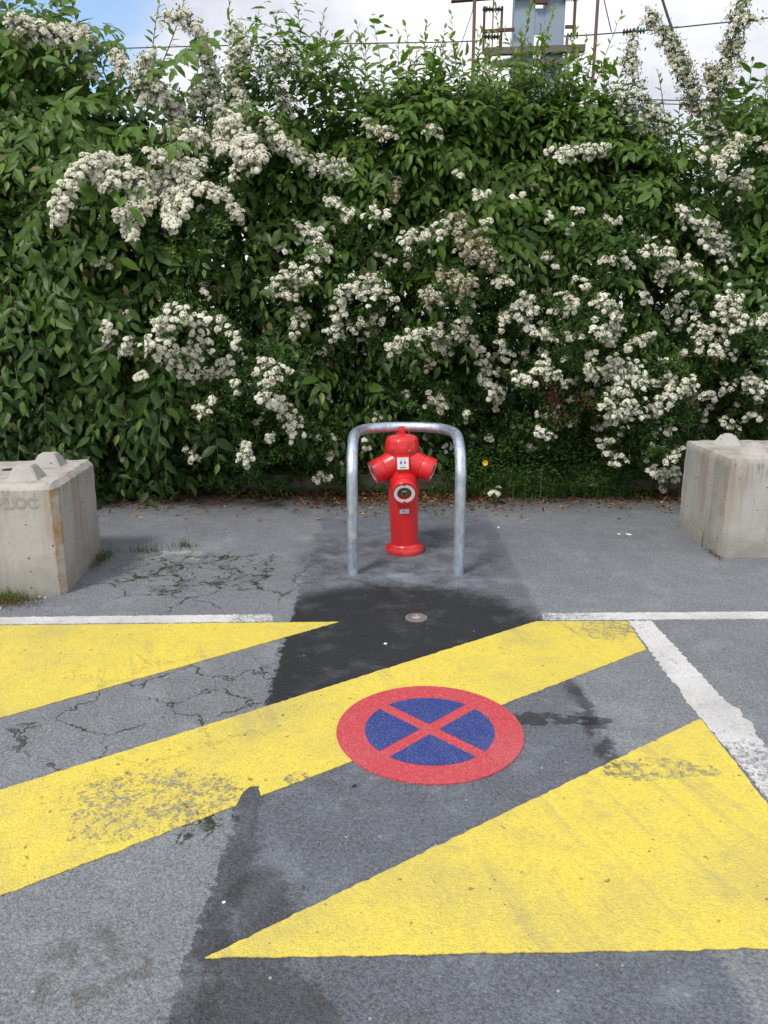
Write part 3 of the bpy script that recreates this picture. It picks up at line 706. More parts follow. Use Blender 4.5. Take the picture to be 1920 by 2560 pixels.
SHRUBS = {}
def shrub(key, name, label, cat, x, y, group): SHRUBS[key] = (thing(name, label, cat, (x, y, 0), group=group), np.array([x, y, 0.0]))
shrub('h0', 'hornbeam_shrub', 'broad-leaved green shrub filling the left side behind the left concrete block', 'shrub', -2.6, 7.5, 'broad-leaved shrubs in the hedge')
shrub('h1', 'hornbeam_shrub', 'broad-leaved green shrub left of centre with tall leafy shoots, behind the hydrant hoop', 'shrub', -0.75, 7.5, 'broad-leaved shrubs in the hedge')
shrub('h2', 'hornbeam_shrub', 'broad-leaved green shrub spreading below the railway mast', 'shrub', 1.25, 7.5, 'broad-leaved shrubs in the hedge')
shrub('h3', 'hornbeam_shrub', 'broad-leaved green shrub at the right edge above the right concrete block', 'shrub', 3.55, 7.4, 'broad-leaved shrubs in the hedge')
shrub('p0', 'flowering_shrub', 'white-flowering shrub with heavy arching flower sprays in the upper left of the hedge', 'shrub', -1.5, 7.5, 'white-flowering shrubs in the hedge')
shrub('p1', 'flowering_shrub', 'white-flowering shrub behind the hydrant with some browned flower heads', 'shrub', 0.3, 7.5, 'white-flowering shrubs in the hedge')
shrub('p2', 'flowering_shrub', 'white-flowering small-leaved shrub covered in clusters left of the right concrete block', 'shrub', 2.3, 7.5, 'white-flowering shrubs in the hedge')

# ---- hornbeam twigs and leaves
def make_twigs(P, D, Lt, nl, droop_g, size_k, plane):
    """arrays of twig bases, directions, lengths -> leaf arrays"""
    out = []
    n = len(P); D = norm(D)
    side = norm(np.cross(D, plane + rng.normal(0, 0.18, (n, 3))))
    K = nl.max()
    for k in range(K):
        m = np.where(k < nl)[0]
        if not len(m): continue
        t = (k + 0.4) / nl[m]
        pos = P[m] + D[m] * (Lt[m] * t)[:, None]; pos[:, 2] -= droop_g[m] * Lt[m] * t * t
        tan = D[m].copy(); tan[:, 2] -= 2 * droop_g[m] * t; tan = norm(tan)
        s_ = (1 if k % 2 else -1)
        term = (k == nl[m] - 1)
        spread = np.where(term, 0.15, 0.95)[:, None]
        T = tan * 0.75 + side[m] * s_ * spread + rng.normal(0, 0.14, (len(m), 3)); T[:, 2] -= 0.10 + 0.40 * rng.random(len(m))
        Nn = norm(np.cross(side[m], tan)); Nn = np.where(Nn[:, 2:3] < 0, -Nn, Nn)
        Nn = Nn + np.array([0, -0.32, 0.30]) + rng.normal(0, 0.26, (len(m), 3))
        L = (0.088 + 0.045 * rng.random(len(m))) * np.clip(1.3 - 0.9 * np.abs(t - 0.45) * 1.6, 0.45, 1.25) * size_k[m] * rng.uniform(0.7, 1.2, len(m))
        out.append((pos, norm(T), norm(Nn), L, t, m))
    cat = [np.concatenate([o[i] for o in out]) for i in range(6)]
    return cat
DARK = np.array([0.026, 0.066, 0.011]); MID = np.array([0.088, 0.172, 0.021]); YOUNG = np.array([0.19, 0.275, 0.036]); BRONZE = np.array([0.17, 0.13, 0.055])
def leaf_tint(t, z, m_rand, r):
    f = np.clip(0.12 + 0.75 * r + 0.28 * (z - 1.7), 0, 1.15)[:, None]  # leaf colour lightens with height, painting in the top-lit crown
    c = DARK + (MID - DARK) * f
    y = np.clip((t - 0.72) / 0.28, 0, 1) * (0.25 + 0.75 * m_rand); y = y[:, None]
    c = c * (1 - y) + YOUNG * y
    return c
NB = 3900                                                   # branches, each a fan of twigs in one plane
bx_ = rng.uniform(-5.2, 5.2, NB); bz_ = rng.uniform(0.10, 4.25, NB)
fy = front_y(bx_, bz_)
px, py, _ = PJ(np.stack([bx_, fy, bz_], -1)); sh = hornbeam_share(px, py)
thin = np.clip((top_z(bx_) - bz_) / 0.25, 0.45, 1.0)
ex = np.arange(NB) > NB - 480; bx_[ex] = rng.uniform(-0.2, 2.5, ex.sum()); bz_[ex] = top_z(bx_[ex]) - np.where(bx_[ex] < 1.7, rng.uniform(0.36, 1.0, ex.sum()), rng.uniform(0.22, 0.8, ex.sum())); fy = front_y(bx_, bz_)
sh = np.where(ex, 1.0, sh * np.where(bx_ < -1.3, 0.80, 1.0))
keep = (bz_ < top_z(bx_) - 0.02) & (rng.random(NB) < np.clip(sh * 1.1 - 0.1, 0.012, 1)) & (rng.random(NB) < thin)
B = np.stack([bx_, fy + 0.62 + 0.80 * rng.random(NB) ** 1.5, bz_], -1)[keep]; nb = len(B)
relb = B[:, 2] / top_z(B[:, 0])
BD = norm(np.stack([rng.normal(0, 0.60, nb), -1.0 - 0.3 * rng.random(nb), 0.10 + rng.normal(0, 0.30, nb) + 0.8 * np.clip(relb - 0.72, 0, 1) * 3], -1))
BN = norm(np.array([0, -0.35, 1.0]) + rng.normal(0, 0.30, (nb, 3)) + np.where(B[:, 0:1] < -1.3, np.array([[0, -0.5, 0.0]]), 0))
BL = 0.45 + 0.35 * rng.random(nb) + 0.15 * (B[:, 0] < -1.3); BG = (0.15 + 0.40 * rng.random(nb) ** 1.4) * np.where(relb > 0.86, 0.3, 1.0) + 0.12 * (B[:, 0] < -1.3)
NPB = 7
rows = []
for k in range(NPB):
    u = (0.25 + 0.75 * (k + 0.5) / NPB) if k < NPB - 1 else 1.0
    base = B + BD * (BL * u)[:, None]; base[:, 2] -= BG * BL * u * u
    tan = BD.copy(); tan[:, 2] -= 2 * BG * u; tan = norm(tan); sd = norm(np.cross(tan, BN))
    sgn = 0.0 if k == NPB - 1 else (1.0 if k % 2 else -1.0)
    d = norm(tan * 0.75 + sd * sgn * (0.75 + 0.2 * rng.random((nb, 1))) + rng.normal(0, 0.12, (nb, 3)))
    rows.append((base, d, (0.34 - 0.14 * u + 0.12 * rng.random(nb)), BN, BG * 1.1 + 0.10))
P = np.concatenate([r[0] for r in rows]); D = np.concatenate([r[1] for r in rows]); Lt = np.concatenate([r[2] for r in rows]); PN = np.concatenate([r[3] for r in rows]); dg = np.concatenate([r[4] for r in rows])
n = len(P); rel = P[:, 2] / top_z(P[:, 0])
nl = (Lt / 0.050).astype(int)
sk = np.clip(0.85 + 0.3 * rng.random(n), 0, 2) * np.where(P[:, 0] < -1.3, 1.25, 1.02)
pos, T, Nn, L, t, mi = make_twigs(P, D, Lt, nl, dg, sk, PN)
twr = rng.random(n)[mi]
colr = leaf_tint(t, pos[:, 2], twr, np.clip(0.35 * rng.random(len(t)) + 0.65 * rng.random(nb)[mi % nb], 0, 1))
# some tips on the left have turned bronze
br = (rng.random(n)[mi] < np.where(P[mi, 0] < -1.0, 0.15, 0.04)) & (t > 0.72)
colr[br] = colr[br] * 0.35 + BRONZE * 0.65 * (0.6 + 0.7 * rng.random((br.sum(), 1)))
# ---- upright and arching shoots above the hedge (base -> tip)
SHOOTS = [((505, 150), (495, 0), 20), ((515, 200), (560, 20), 18), ((650, 160), (640, 5), 22), ((640, 150), (590, 30), 16), ((665, 150), (700, 25), 16), ((700, 190), (775, 80), 10), ((745, 210), (760, 70), 8),
          ((835, 200), (806, 45), 10), ((850, 220), (880, 100), 9), ((905, 210), (930, 115), 9), ((955, 220), (945, 150), 8), ((1000, 210), (975, 25), 12), ((1015, 200), (985, 90), 12), ((1035, 210), (1040, 60), 14),
          ((1060, 220), (1075, 105), 14), ((1085, 220), (1070, 10), 18), ((1110, 200), (1150, 5), 20), ((1120, 200), (1125, 60), 16), ((1150, 210), (1200, 10), 22), ((1165, 200), (1170, 70), 18), ((1195, 210), (1245, 60), 16), ((1215, 220), (1225, 110), 14),
          ((1255, 240), (1345, 25), 14), ((1262, 240), (1290, 90), 14), ((1290, 250), (1310, 130), 11), ((1340, 280), (1345, 180), 9), ((1440, 290), (1420, 150), 7), ((1475, 290), (1470, 210), 8), ((1640, 330), (1655, 155), 22), ((1625, 330), (1700, 200), 18),
          ((130, 90), (90, 10), 12), ((190, 110), (150, -10), 10), ((330, 120), (345, 5), 12), ((340, 120), (400, -10), 10), ((60, 80), (10, 10), 14), ((230, 130), (215, 75), 10), ((270, 140), (240, 90), 10), ((590, 150), (545, 60), 14), ((420, 180), (430, 70), 12), ((470, 170), (470, 100), 10),
          ((720, 240), (790, 170), 12), ((790, 240), (830, 160), 10), ((870, 240), (850, 150), 12), ((930, 240), (960, 170), 12)]
for _ in range(44):
    sx_ = rng.uniform(690, 1335); SHOOTS.append(((sx_, 215 + 20 * rng.random()), (sx_ + rng.normal(0, 38), rng.uniform(45, 175)), int(rng.integers(9, 19))))
for _ in range(12):
    sx_ = rng.uniform(1330, 1640); SHOOTS.append(((sx_, 300 + 20 * rng.random()), (sx_ + rng.normal(0, 30), rng.uniform(190, 270)), int(rng.integers(8, 14))))
shoot_paths = []
so = []
for (bx, by), (ex, ey), k in SHOOTS:
    Yb = 7.15 + 0.25 * rng.random()
    a = AT(bx, by + 40, Yb); b = AT(ex, ey, Yb - 0.1 + 0.2 * rng.random())
    mid = (a + b) / 2 + np.array([rng.normal(0, 0.04), rng.normal(0, 0.05), 0.03])
    ts = np.linspace(0, 1, 10)[:, None]; path = (1 - ts) ** 2 * a + 2 * ts * (1 - ts) * mid + ts ** 2 * b
    shoot_paths.append(path)
    for j in range(k + 6):
        u = (j + 0.5) / (k + 6); q = (1 - u) ** 2 * a + 2 * u * (1 - u) * mid + u * u * b
        tn = norm(2 * (1 - u) * (mid - a) + 2 * u * (b - mid)); ang = j * 2.4 + rng.normal(0, 0.4)
        sd = np.array([math.cos(ang), math.sin(ang) * 0.7, 0.0]); Tt = tn * (0.35 + 0.6 * u) + sd * (1.0 - 0.55 * u) + np.array([0, 0, -0.15])
        so.append((q, norm(Tt), norm(np.array([0, -0.5, 1.0]) + rng.normal(0, 0.3, 3)), (0.098 - 0.045 * u) * (0.8 + 0.4 * rng.random()), u))
sp_ = np.array([o[0] for o in so]); sT = np.array([o[1] for o in so]); sN = np.array([o[2] for o in so]); sL = np.array([o[3] for o in so]); su = np.array([o[4] for o in so])
scol = MID + (YOUNG - MID) * (np.clip(su * 0.8 + 0.25 * rng.random(len(su)), 0, 1))[:, None]
pos = np.concatenate([pos, sp_]); T = np.concatenate([T, sT]); Nn = np.concatenate([Nn, sN]); L = np.concatenate([L, sL]); colr = np.concatenate([colr, scol])
Wd = L * (0.40 + 0.12 * rng.random(len(L)))
drp = 0.05 + 0.32 * rng.random(len(L))
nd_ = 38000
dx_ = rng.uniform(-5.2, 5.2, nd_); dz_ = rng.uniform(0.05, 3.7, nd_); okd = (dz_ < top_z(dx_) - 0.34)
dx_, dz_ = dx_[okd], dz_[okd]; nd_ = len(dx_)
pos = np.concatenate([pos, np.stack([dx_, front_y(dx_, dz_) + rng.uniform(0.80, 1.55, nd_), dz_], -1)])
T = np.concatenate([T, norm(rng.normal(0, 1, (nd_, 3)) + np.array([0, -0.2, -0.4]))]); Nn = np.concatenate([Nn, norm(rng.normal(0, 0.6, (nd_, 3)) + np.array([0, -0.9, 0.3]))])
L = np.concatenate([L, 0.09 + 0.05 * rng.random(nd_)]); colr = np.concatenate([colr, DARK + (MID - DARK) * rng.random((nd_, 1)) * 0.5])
Wd = L * (0.39 + 0.14 * rng.random(len(L))); drp = 0.02 + 0.34 * rng.random(len(L))
okz = pos[:, 2] > 0.04
pos, T, Nn, L, colr, Wd, drp = [a[okz] for a in (pos, T, Nn, L, colr, Wd, drp)]
HKEYS = ['h0', 'h1', 'h2', 'h3']
hx = np.array([SHRUBS[k][1][0] for k in HKEYS])
own = np.abs(pos[:, 0][:, None] - hx[None]).argmin(1)
# the leaves that show largest become parts of their own, the rest one mass per shrub
ppx, ppy, ppd = PJ(pos)
infr = (ppx > 5) & (ppx < 1654) & (ppy > 5) & (ppy < 1100)
front = front_y(pos[:, 0], pos[:, 2]) - pos[:, 1]
facing = np.abs((norm(np.cross(np.cross(T, np.cross(Nn, T)), [[0, 0, 1.0]]))[:, 0]) * 0) + np.abs(norm(Nn)[:, 1]) * 0.5 + 0.5
score = np.where(infr, front * 3 + L * 8 * facing, -9)
LEAF_MESH = []
for i, c in enumerate([DARK * 1.2, (DARK + MID) / 2, MID, MID * 1.1, (MID + YOUNG) / 2, YOUNG, YOUNG * 0.6 + BRONZE * 0.4, BRONZE * 0.8]):
    for dr in (0.12, 0.24):
        V = leaf_batch(np.zeros((1, 3)), np.array([[0, 1.0, 0]]), np.array([[0, 0, 1.0]]), np.array([1.0]), np.array([0.56]), np.array([dr]))[0]
        me = bpy.data.meshes.new('leaf'); me.from_pydata([tuple(v) for v in V], [], [tuple(dict.fromkeys(f)) for f in LEAF_F.tolist()])
        a = me.color_attributes.new('Col', 'FLOAT_COLOR', 'POINT'); cc = np.ones((8, 4), np.float32); cc[:, :3] = c; a.data.foreach_set('color', cc.ravel())
        me.materials.append(m_leaf.m); LEAF_MESH.append((np.array(c), me))
mc = np.array([c for c, _ in LEAF_MESH])
for hi, key in enumerate(HKEYS):
    root, loc = SHRUBS[key]
    idx = np.where(own == hi)[0]
    best = idx[np.argsort(-score[idx])[:300]]; best = best[score[best] > -5]
    rest = np.setdiff1d(idx, best)
    V = leaf_batch(pos[rest], T[rest], Nn[rest], L[rest], Wd[rest], drp[rest]) - loc
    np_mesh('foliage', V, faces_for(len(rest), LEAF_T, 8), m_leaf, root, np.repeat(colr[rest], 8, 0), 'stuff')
    Tn = norm(T[best]); Bn = norm(np.cross(Nn[best], Tn)); Zn = np.cross(Tn, Bn)
    for j, b in enumerate(best):
        d = ((mc - colr[b]) ** 2).sum(1); ci = int(d.argmin()); ci = ci - ci % 2 + (j % 2)
        o = bpy.data.objects.new('leaf', LEAF_MESH[ci][1]); COL.objects.link(o); o.parent = root
        M_ = Matrix.Identity(4); l = float(L[b])
        for r_ in range(3):
            M_[r_][0] = -float(Bn[j][r_]) * l * float(Wd[b] / L[b]) / 0.56; M_[r_][1] = float(Tn[j][r_]) * l; M_[r_][2] = float(Zn[j][r_]) * l; M_[r_][3] = float(pos[b][r_] - loc[r_])
        o.matrix_basis = M_
    # stems
    bm = bmesh.new(); rr = random.Random(hi + 40)
    for k in range(9):
        bx_ = rr.uniform(-0.35, 0.35); tx_ = rr.uniform(-1.1, 1.1); zz = float(top_z(loc[0] + tx_)) * rr.uniform(0.75, 0.95)
        pts = bez([(bx_, rr.uniform(-0.1, 0.3), -0.03), (bx_ + tx_ * 0.3, rr.uniform(-0.1, 0.3), zz * 0.35), (tx_ * 0.75, rr.uniform(-0.3, 0.2), zz * 0.7), (tx_, rr.uniform(-0.4, 0.1), zz)], 4)
        bm_tube(bm, pts, [lerp(0.035, 0.006, i / (len(pts) - 1)) for i in range(len(pts))], 6)
    obj('trunk', bm, m_bark, root, True)
    bm = bmesh.new()
    for p_ in shoot_paths:
        if np.abs(p_[0][0] - hx).argmin() == hi: bm_tube(bm, [tuple(q - loc) for q in p_], [lerp(0.006, 0.0022, i / 9) for i in range(10)], 4)
    tw = np.where(np.abs(P[:, 0][:, None] - hx[None]).argmin(1) == hi)[0]; tw = tw[rng.random(len(tw)) < 0.5]
    for q in tw:
        a = P[q] - loc; d = norm(D[q]); pts = []
        for u in (0, 0.5, 1.0):
            v = a + d * Lt[q] * u; v[2] -= dg[q] * Lt[q] * u * u; pts.append(tuple(v))
        bm_tube(bm, pts, [0.004, 0.003, 0.0016], 3, False)
    o = obj('twig', bm, m_twig, root); o['kind'] = 'stuff'

# ---- small-leaved flowering shrubs
PKEYS = ['p0', 'p1', 'p2']; pxs = np.array([SHRUBS[k][1][0] for k in PKEYS])
NR = 62000
tx = rng.uniform(-5.2, 5.2, NR); tz = np.concatenate([rng.uniform(0.10, 2.6, NR * 3 // 4), rng.uniform(2.4, 3.9, NR - NR * 3 // 4)])
fy = front_y(tx, tz); px, py, _ = PJ(np.stack([tx, fy, tz], -1)); sh = hornbeam_share(px, py)
keep = (tz < top_z(tx) - 0.15) & (rng.random(NR) < np.clip(1.05 - sh, 0.06, 1)) & (tx > -3.6)
clump = np.sin(tx * 11 + 3 * np.sin(tz * 6)) * np.sin(tz * 13 + 2 * np.sin(tx * 5))
dz = rng.random(NR) ** 1.5 * 0.75
keep &= rng.random(NR) < np.where(clump > 0.15, 0.35, 1.0)
C = np.stack([tx, fy + 0.06 + dz + 0.10 * clump, tz], -1)[keep]; nC = len(C)
per = 11
ax = norm(np.stack([rng.normal(0, 0.6, nC), -1.0 + rng.normal(0, 0.4, nC), 0.45 + rng.normal(0, 0.5, nC)], -1))
Cs = np.repeat(C, per, 0); A = np.repeat(ax, per, 0); N_ = len(Cs)
off = rng.random(N_) * 0.10
pp = Cs + A * off[:, None] + rng.normal(0, 0.010, (N_, 3))
Tt = norm(A * 0.55 + norm(rng.normal(0, 1, (N_, 3))) * 0.9)
Nq = norm(A + np.array([0, -0.3, 0.5]) + rng.normal(0, 0.35, (N_, 3)))
Ls = 0.027 + 0.018 * rng.random(N_); Ws = Ls * 0.42
Bv = norm(np.cross(Nq, Tt)); Nq = np.cross(Tt, Bv)
SV = np.zeros((N_, 4, 3)); SV[:, 0] = pp; SV[:, 2] = pp + Tt * Ls[:, None]; mdl = pp + Tt * (Ls * 0.55)[:, None] + Nq * (Ws * 0.2)[:, None]
SV[:, 1] = mdl + Bv * (Ws * 0.5)[:, None]; SV[:, 3] = mdl - Bv * (Ws * 0.5)[:, None]
cf = np.clip(0.25 * rng.random(N_) + 0.65 * np.repeat(rng.random(nC) ** 1.6, per), 0, 1)[:, None]
SC_ = np.array([0.022, 0.062, 0.010]) + (np.array([0.088, 0.178, 0.022]) - np.array([0.022, 0.062, 0.010])) * cf
yg = np.repeat(rng.random(nC) < 0.07, per); SC_[yg] = np.array([0.11, 0.19, 0.025]) * (0.7 + 0.5 * rng.random((yg.sum(), 1)))
ownp = np.abs(Cs[:, 0][:, None] - pxs[None]).argmin(1)
for i, key in enumerate(PKEYS):
    root, loc = SHRUBS[key]; m = ownp == i
    V = SV[m] - loc; F = faces_for(m.sum(), np.array([[0, 1, 2], [0, 2, 3]]), 4)
    np_mesh('foliage', V, F, m_small, root, np.repeat(SC_[m], 4, 0), 'stuff')
    bm = bmesh.new(); rr = random.Random(i + 70)
    for k in range(14):
        bx_ = rr.uniform(-0.4, 0.4); tx_ = rr.uniform(-1.1, 1.1); zz = rr.uniform(1.2, 3.0)
        pts = bez([(bx_, rr.uniform(-0.2, 0.3), -0.03), (bx_ + tx_ * 0.3, rr.uniform(-0.3, 0.3), zz * 0.35), (tx_ * 0.75, rr.uniform(-0.5, 0.2), zz * 0.7), (tx_, rr.uniform(-0.6, 0.1), zz)], 4)
        bm_tube(bm, pts, [lerp(0.028, 0.005, q / (len(pts) - 1)) for q in range(len(pts))], 6)
    obj('trunk', bm, m_bark, root, True)

# ---- flower sprays: (path in the hedge face, half width, tone 0 white .. 1 browned)
FL = [
 ([(30,55),(110,75),(180,85)],26,.15),([(130,75),(200,95)],20,.2),([(350,45),(400,42),(430,80),(450,130),(458,170),(470,210)],17,.15),([(508,60),(520,100),(508,150),(512,195)],20,.1),
 ([(580,142),(620,130),(668,168)],17,.05),([(600,185),(615,220),(632,252)],16,.05),([(285,165),(330,205),(350,215)],28,.1),([(250,115),(265,150)],16,.2),([(200,150),(190,170)],12,.2),
 ([(350,230),(395,262),(370,300)],24,.1),([(400,300),(440,292)],14,.15),([(330,120),(300,150)],14,.15),([(430,200),(440,240)],20,.15),([(500,200),(530,220)],16,.15),
 ([(468,232),(482,290),(462,335)],20,.05),([(520,235),(540,290),(552,362)],22,.0),([(480,245),(560,285),(605,312),(650,335)],22,.05),([(470,325),(520,332),(565,345)],24,.1),
 ([(540,345),(498,385)],14,.05),([(575,262),(605,305),(660,352),(705,368),(760,385)],15,.1),([(500,260),(520,300),(540,320)],22,.0),([(470,300),(490,270)],20,.05),
 ([(125,485),(132,440),(165,382),(205,347),(270,352)],17,.1),([(190,362),(240,398),(285,392)],24,.1),([(330,330),(372,362),(440,360)],15,.1),([(300,390),(352,402),(432,382)],24,.1),
 ([(352,380),(365,440),(377,500)],15,.0),([(292,410),(280,470),(286,515)],15,.05),([(400,402),(450,412),(502,432)],13,.15),([(310,402),(322,452),(252,472)],18,.25),([(390,410),(400,455)],14,.1),
 ([(500,450),(524,472)],12,.15),([(640,500),(682,512),(692,562)],20,.05),([(590,612),(622,592),(652,602),(684,602)],20,.1),([(580,622),(610,640)],16,.1),([(600,540),(612,545)],12,.15),
 ([(700,430),(742,452),(762,472)],12,.1),([(802,470),(830,470)],20,.0),([(690,342),(752,362)],12,.2),([(856,388),(846,430)],12,.75),([(780,272),(842,292)],13,.3),([(676,352),(722,374)],14,.15),
 ([(718,726),(733,662),(762,622),(832,612)],18,.0),([(768,652),(792,642)],18,.1),([(800,600),(820,640)],16,.1),([(842,642),(862,655)],12,.15),([(652,682),(632,722)],16,.3),
 ([(872,522),(932,506),(990,500)],20,.1),([(975,470),(1020,530),(1062,572)],26,.65),([(990,520),(1040,560)],24,.5),([(940,602),(1000,622),(1012,632)],22,.65),([(908,642),(952,652)],16,.3),
 ([(835,756),(882,731),(930,722),(980,716),(1022,742),(1047,782)],14,.15),([(942,732),(970,762)],14,.2),([(1080,610),(1132,642),(1152,672)],12,.15),([(935,788),(925,802)],14,.7),
 ([(920,862),(962,882)],16,.25),([(1040,790),(1062,832),(1072,872)],15,.15),([(1080,700),(1122,682),(1152,722),(1192,732)],15,.15),([(1105,660),(1120,665)],12,.2),
 ([(1110,822),(1162,812),(1212,812)],15,.05),([(1168,780),(1185,800)],12,.1),([(1200,342),(1262,330),(1312,325)],14,.0),([(1010,432),(1062,418)],11,.15),([(985,380),(1002,376)],12,.1),([(930,280),(950,300)],14,.35),
 ([(1364,88),(1360,125),(1368,165),(1380,215)],15,.15),([(1400,32),(1430,75),(1458,115),(1482,165),(1505,215),(1530,300)],15,.4),([(1452,95),(1466,140),(1478,190)],13,.35),([(1604,0),(1590,60),(1570,120),(1562,190),(1548,260),(1545,330)],19,.3),([(1588,42),(1640,46)],8,.2),([(1535,150),(1540,200),(1535,290)],14,.45),([(1480,215),(1500,250)],13,.4),([(1590,90),(1600,140)],11,.3),
 ([(1342,202),(1370,252),(1402,282)],20,.05),([(1422,242),(1372,272)],14,.2),([(1380,230),(1420,280),(1440,262)],14,.2),([(1600,302),(1560,352)],18,.15),([(1612,382),(1588,412)],18,.1),([(1640,300),(1655,330)],12,.4),
 ([(1458,470),(1492,470),(1550,520),(1572,562)],22,.05),([(1428,532),(1440,560)],18,.1),([(1530,500),(1552,582)],20,.1),([(1480,560),(1502,602)],20,.15),([(1420,610),(1460,560)],14,.15),
 ([(1580,622),(1592,682),(1602,712)],16,.1),([(1556,640),(1572,702)],18,.1),([(1480,680),(1532,722),(1502,752)],18,.1),([(1440,690),(1470,640)],14,.2),([(1560,740),(1540,770)],14,.2),
 ([(1270,640),(1312,662),(1332,722)],14,.15),([(1288,722),(1322,742)],15,.05),([(1328,680),(1345,690)],12,.15),([(1388,640),(1400,660)],14,.15),([(1210,642),(1242,662)],12,.25),([(1180,560),(1200,585)],12,.25),([(1245,600),(1270,625)],10,.2),
 ([(1280,832),(1332,792),(1350,852)],22,.05),([(1268,790),(1290,812)],14,.1),([(1300,872),(1352,902),(1382,872)],20,.05),([(1370,792),(1382,852)],22,.05),([(1400,902),(1452,852),(1502,832)],17,.05),([(1520,862),(1592,832),(1652,842)],16,.05),([(1630,700),(1655,690)],14,.1),([(1350,760),(1400,730)],14,.25),([(1330,820),(1345,870)],20,.05),
 ([(1305,982),(1342,992)],14,.1),([(1290,962),(1318,960)],12,.05),([(1150,932),(1182,942)],12,.0),([(1405,1022),(1462,1022)],16,.05),([(1440,1000),(1470,980)],12,.1),([(1430,1050),(1460,1040)],10,.1),([(1560,910),(1590,925)],10,.15),
 ([(325,766),(372,692),(442,702)],24,.0),([(340,760),(402,770),(442,742)],26,.0),([(380,790),(402,806)],16,.0),([(420,822),(472,802),(492,782)],18,.15),([(230,702),(242,752)],14,.1),([(275,732),(268,772)],13,.0),([(490,712),(512,742)],13,.05),([(465,700),(480,690)],10,.3),
 ([(560,782),(602,812),(572,832)],16,.1),([(560,850),(612,882),(646,942)],17,.0),([(508,830),(520,850)],10,.1),([(540,962),(520,1002)],14,.1),([(430,882),(442,902)],12,.2),([(408,982),(432,992)],12,.25),([(525,985),(545,1000)],12,.15),([(685,1030),(715,1035)],9,.1),([(210,572),(235,575)],14,.4),([(295,815),(310,812)],8,.1),([(455,860),(460,870)],9,.05),
 ([(580,940),(600,960)],10,.1),([(615,640),(640,655)],14,.25),([(780,700),(760,715)],14,.3),([(1010,700),(1000,690)],10,.3),([(1075,740),(1100,770)],9,.15),([(1000,900),(1010,890)],8,.2),([(1235,820),(1215,835)],8,.2),([(1600,905),(1640,900)],10,.2),([(1380,560),(1400,540)],12,.2),([(1300,560),(1330,575)],10,.3),([(1240,450),(1255,455)],8,.2),([(1055,480),(1040,490)],9,.15),([(1060,1070),(1080,1060)],8,.2),([(785,955),(795,970)],9,.1),([(990,1030),(1000,1040)],7,.1),
]
def corymbs(Cn, Rr, An, tone):
    """flower heads at centres Cn, radius Rr, axis An: many small cupped florets each"""
    out_v, out_c = [], []
    nf = 30
    n = len(Cn)
    ph = rng.random((n, nf)) * 2 * math.pi; rr_ = np.sqrt(rng.random((n, nf)))
    x = norm(np.cross(An, rng.normal(0, 1, (n, 3)))); y = np.cross(An, x)
    q = Rr[:, None] * rr_
    c = Cn[:, None] + x[:, None] * (q * np.cos(ph))[..., None] + y[:, None] * (q * np.sin(ph))[..., None] + An[:, None] * (Rr[:, None] * (0.50 * (1 - rr_ ** 2) + rng.normal(0, 0.03, (n, nf))))[..., None]
    nn = norm(An[:, None] * 0.9 + (c - Cn[:, None]) / Rr[:, None, None] * 0.7 + rng.normal(0, 0.14, (n, nf, 3)))
    c = c.reshape(-1, 3); nn = nn.reshape(-1, 3); m = len(c)
    a = norm(np.cross(nn, rng.normal(0, 1, (m, 3)))); b = np.cross(nn, a)
    s = (0.0078 + 0.0030 * rng.random(m))[:, None]
    V = np.zeros((m, 6, 3)); V[:, 0] = c - nn * s * 0.12
    for k in range(5):
        an = 2 * math.pi * k / 5; V[:, 1 + k] = c + (a * math.cos(an) + b * math.sin(an)) * s
    tn = np.clip(np.repeat(tone, nf) + rng.normal(0, 0.09, m), 0, 1)[:, None]
    base = np.array([0.92, 0.905, 0.83]) * (1 - tn) + np.array([0.50, 0.40, 0.28]) * tn
    br_ = rng.random((m, 1)) < ((tn - 0.18) * 0.5); base = np.where(br_, np.array([0.19, 0.11, 0.06]), base)
    Cc = np.repeat(base, 6, 0).reshape(m, 6, 3); Cc[:, 0] *= np.array([0.96, 0.96, 0.86])
    return V, Cc
FT = np.array([[0, 1, 2], [0, 2, 3], [0, 3, 4], [0, 4, 5], [0, 5, 1]])
def surf_point(x, y, lift):
    Y = 6.9
    for _ in range(4):
        p = AT(x, y, Y); Y = float(front_y(p[0], p[2])) - lift
    return AT(x, y, Y)
fol_extra = {k: [] for k in PKEYS}
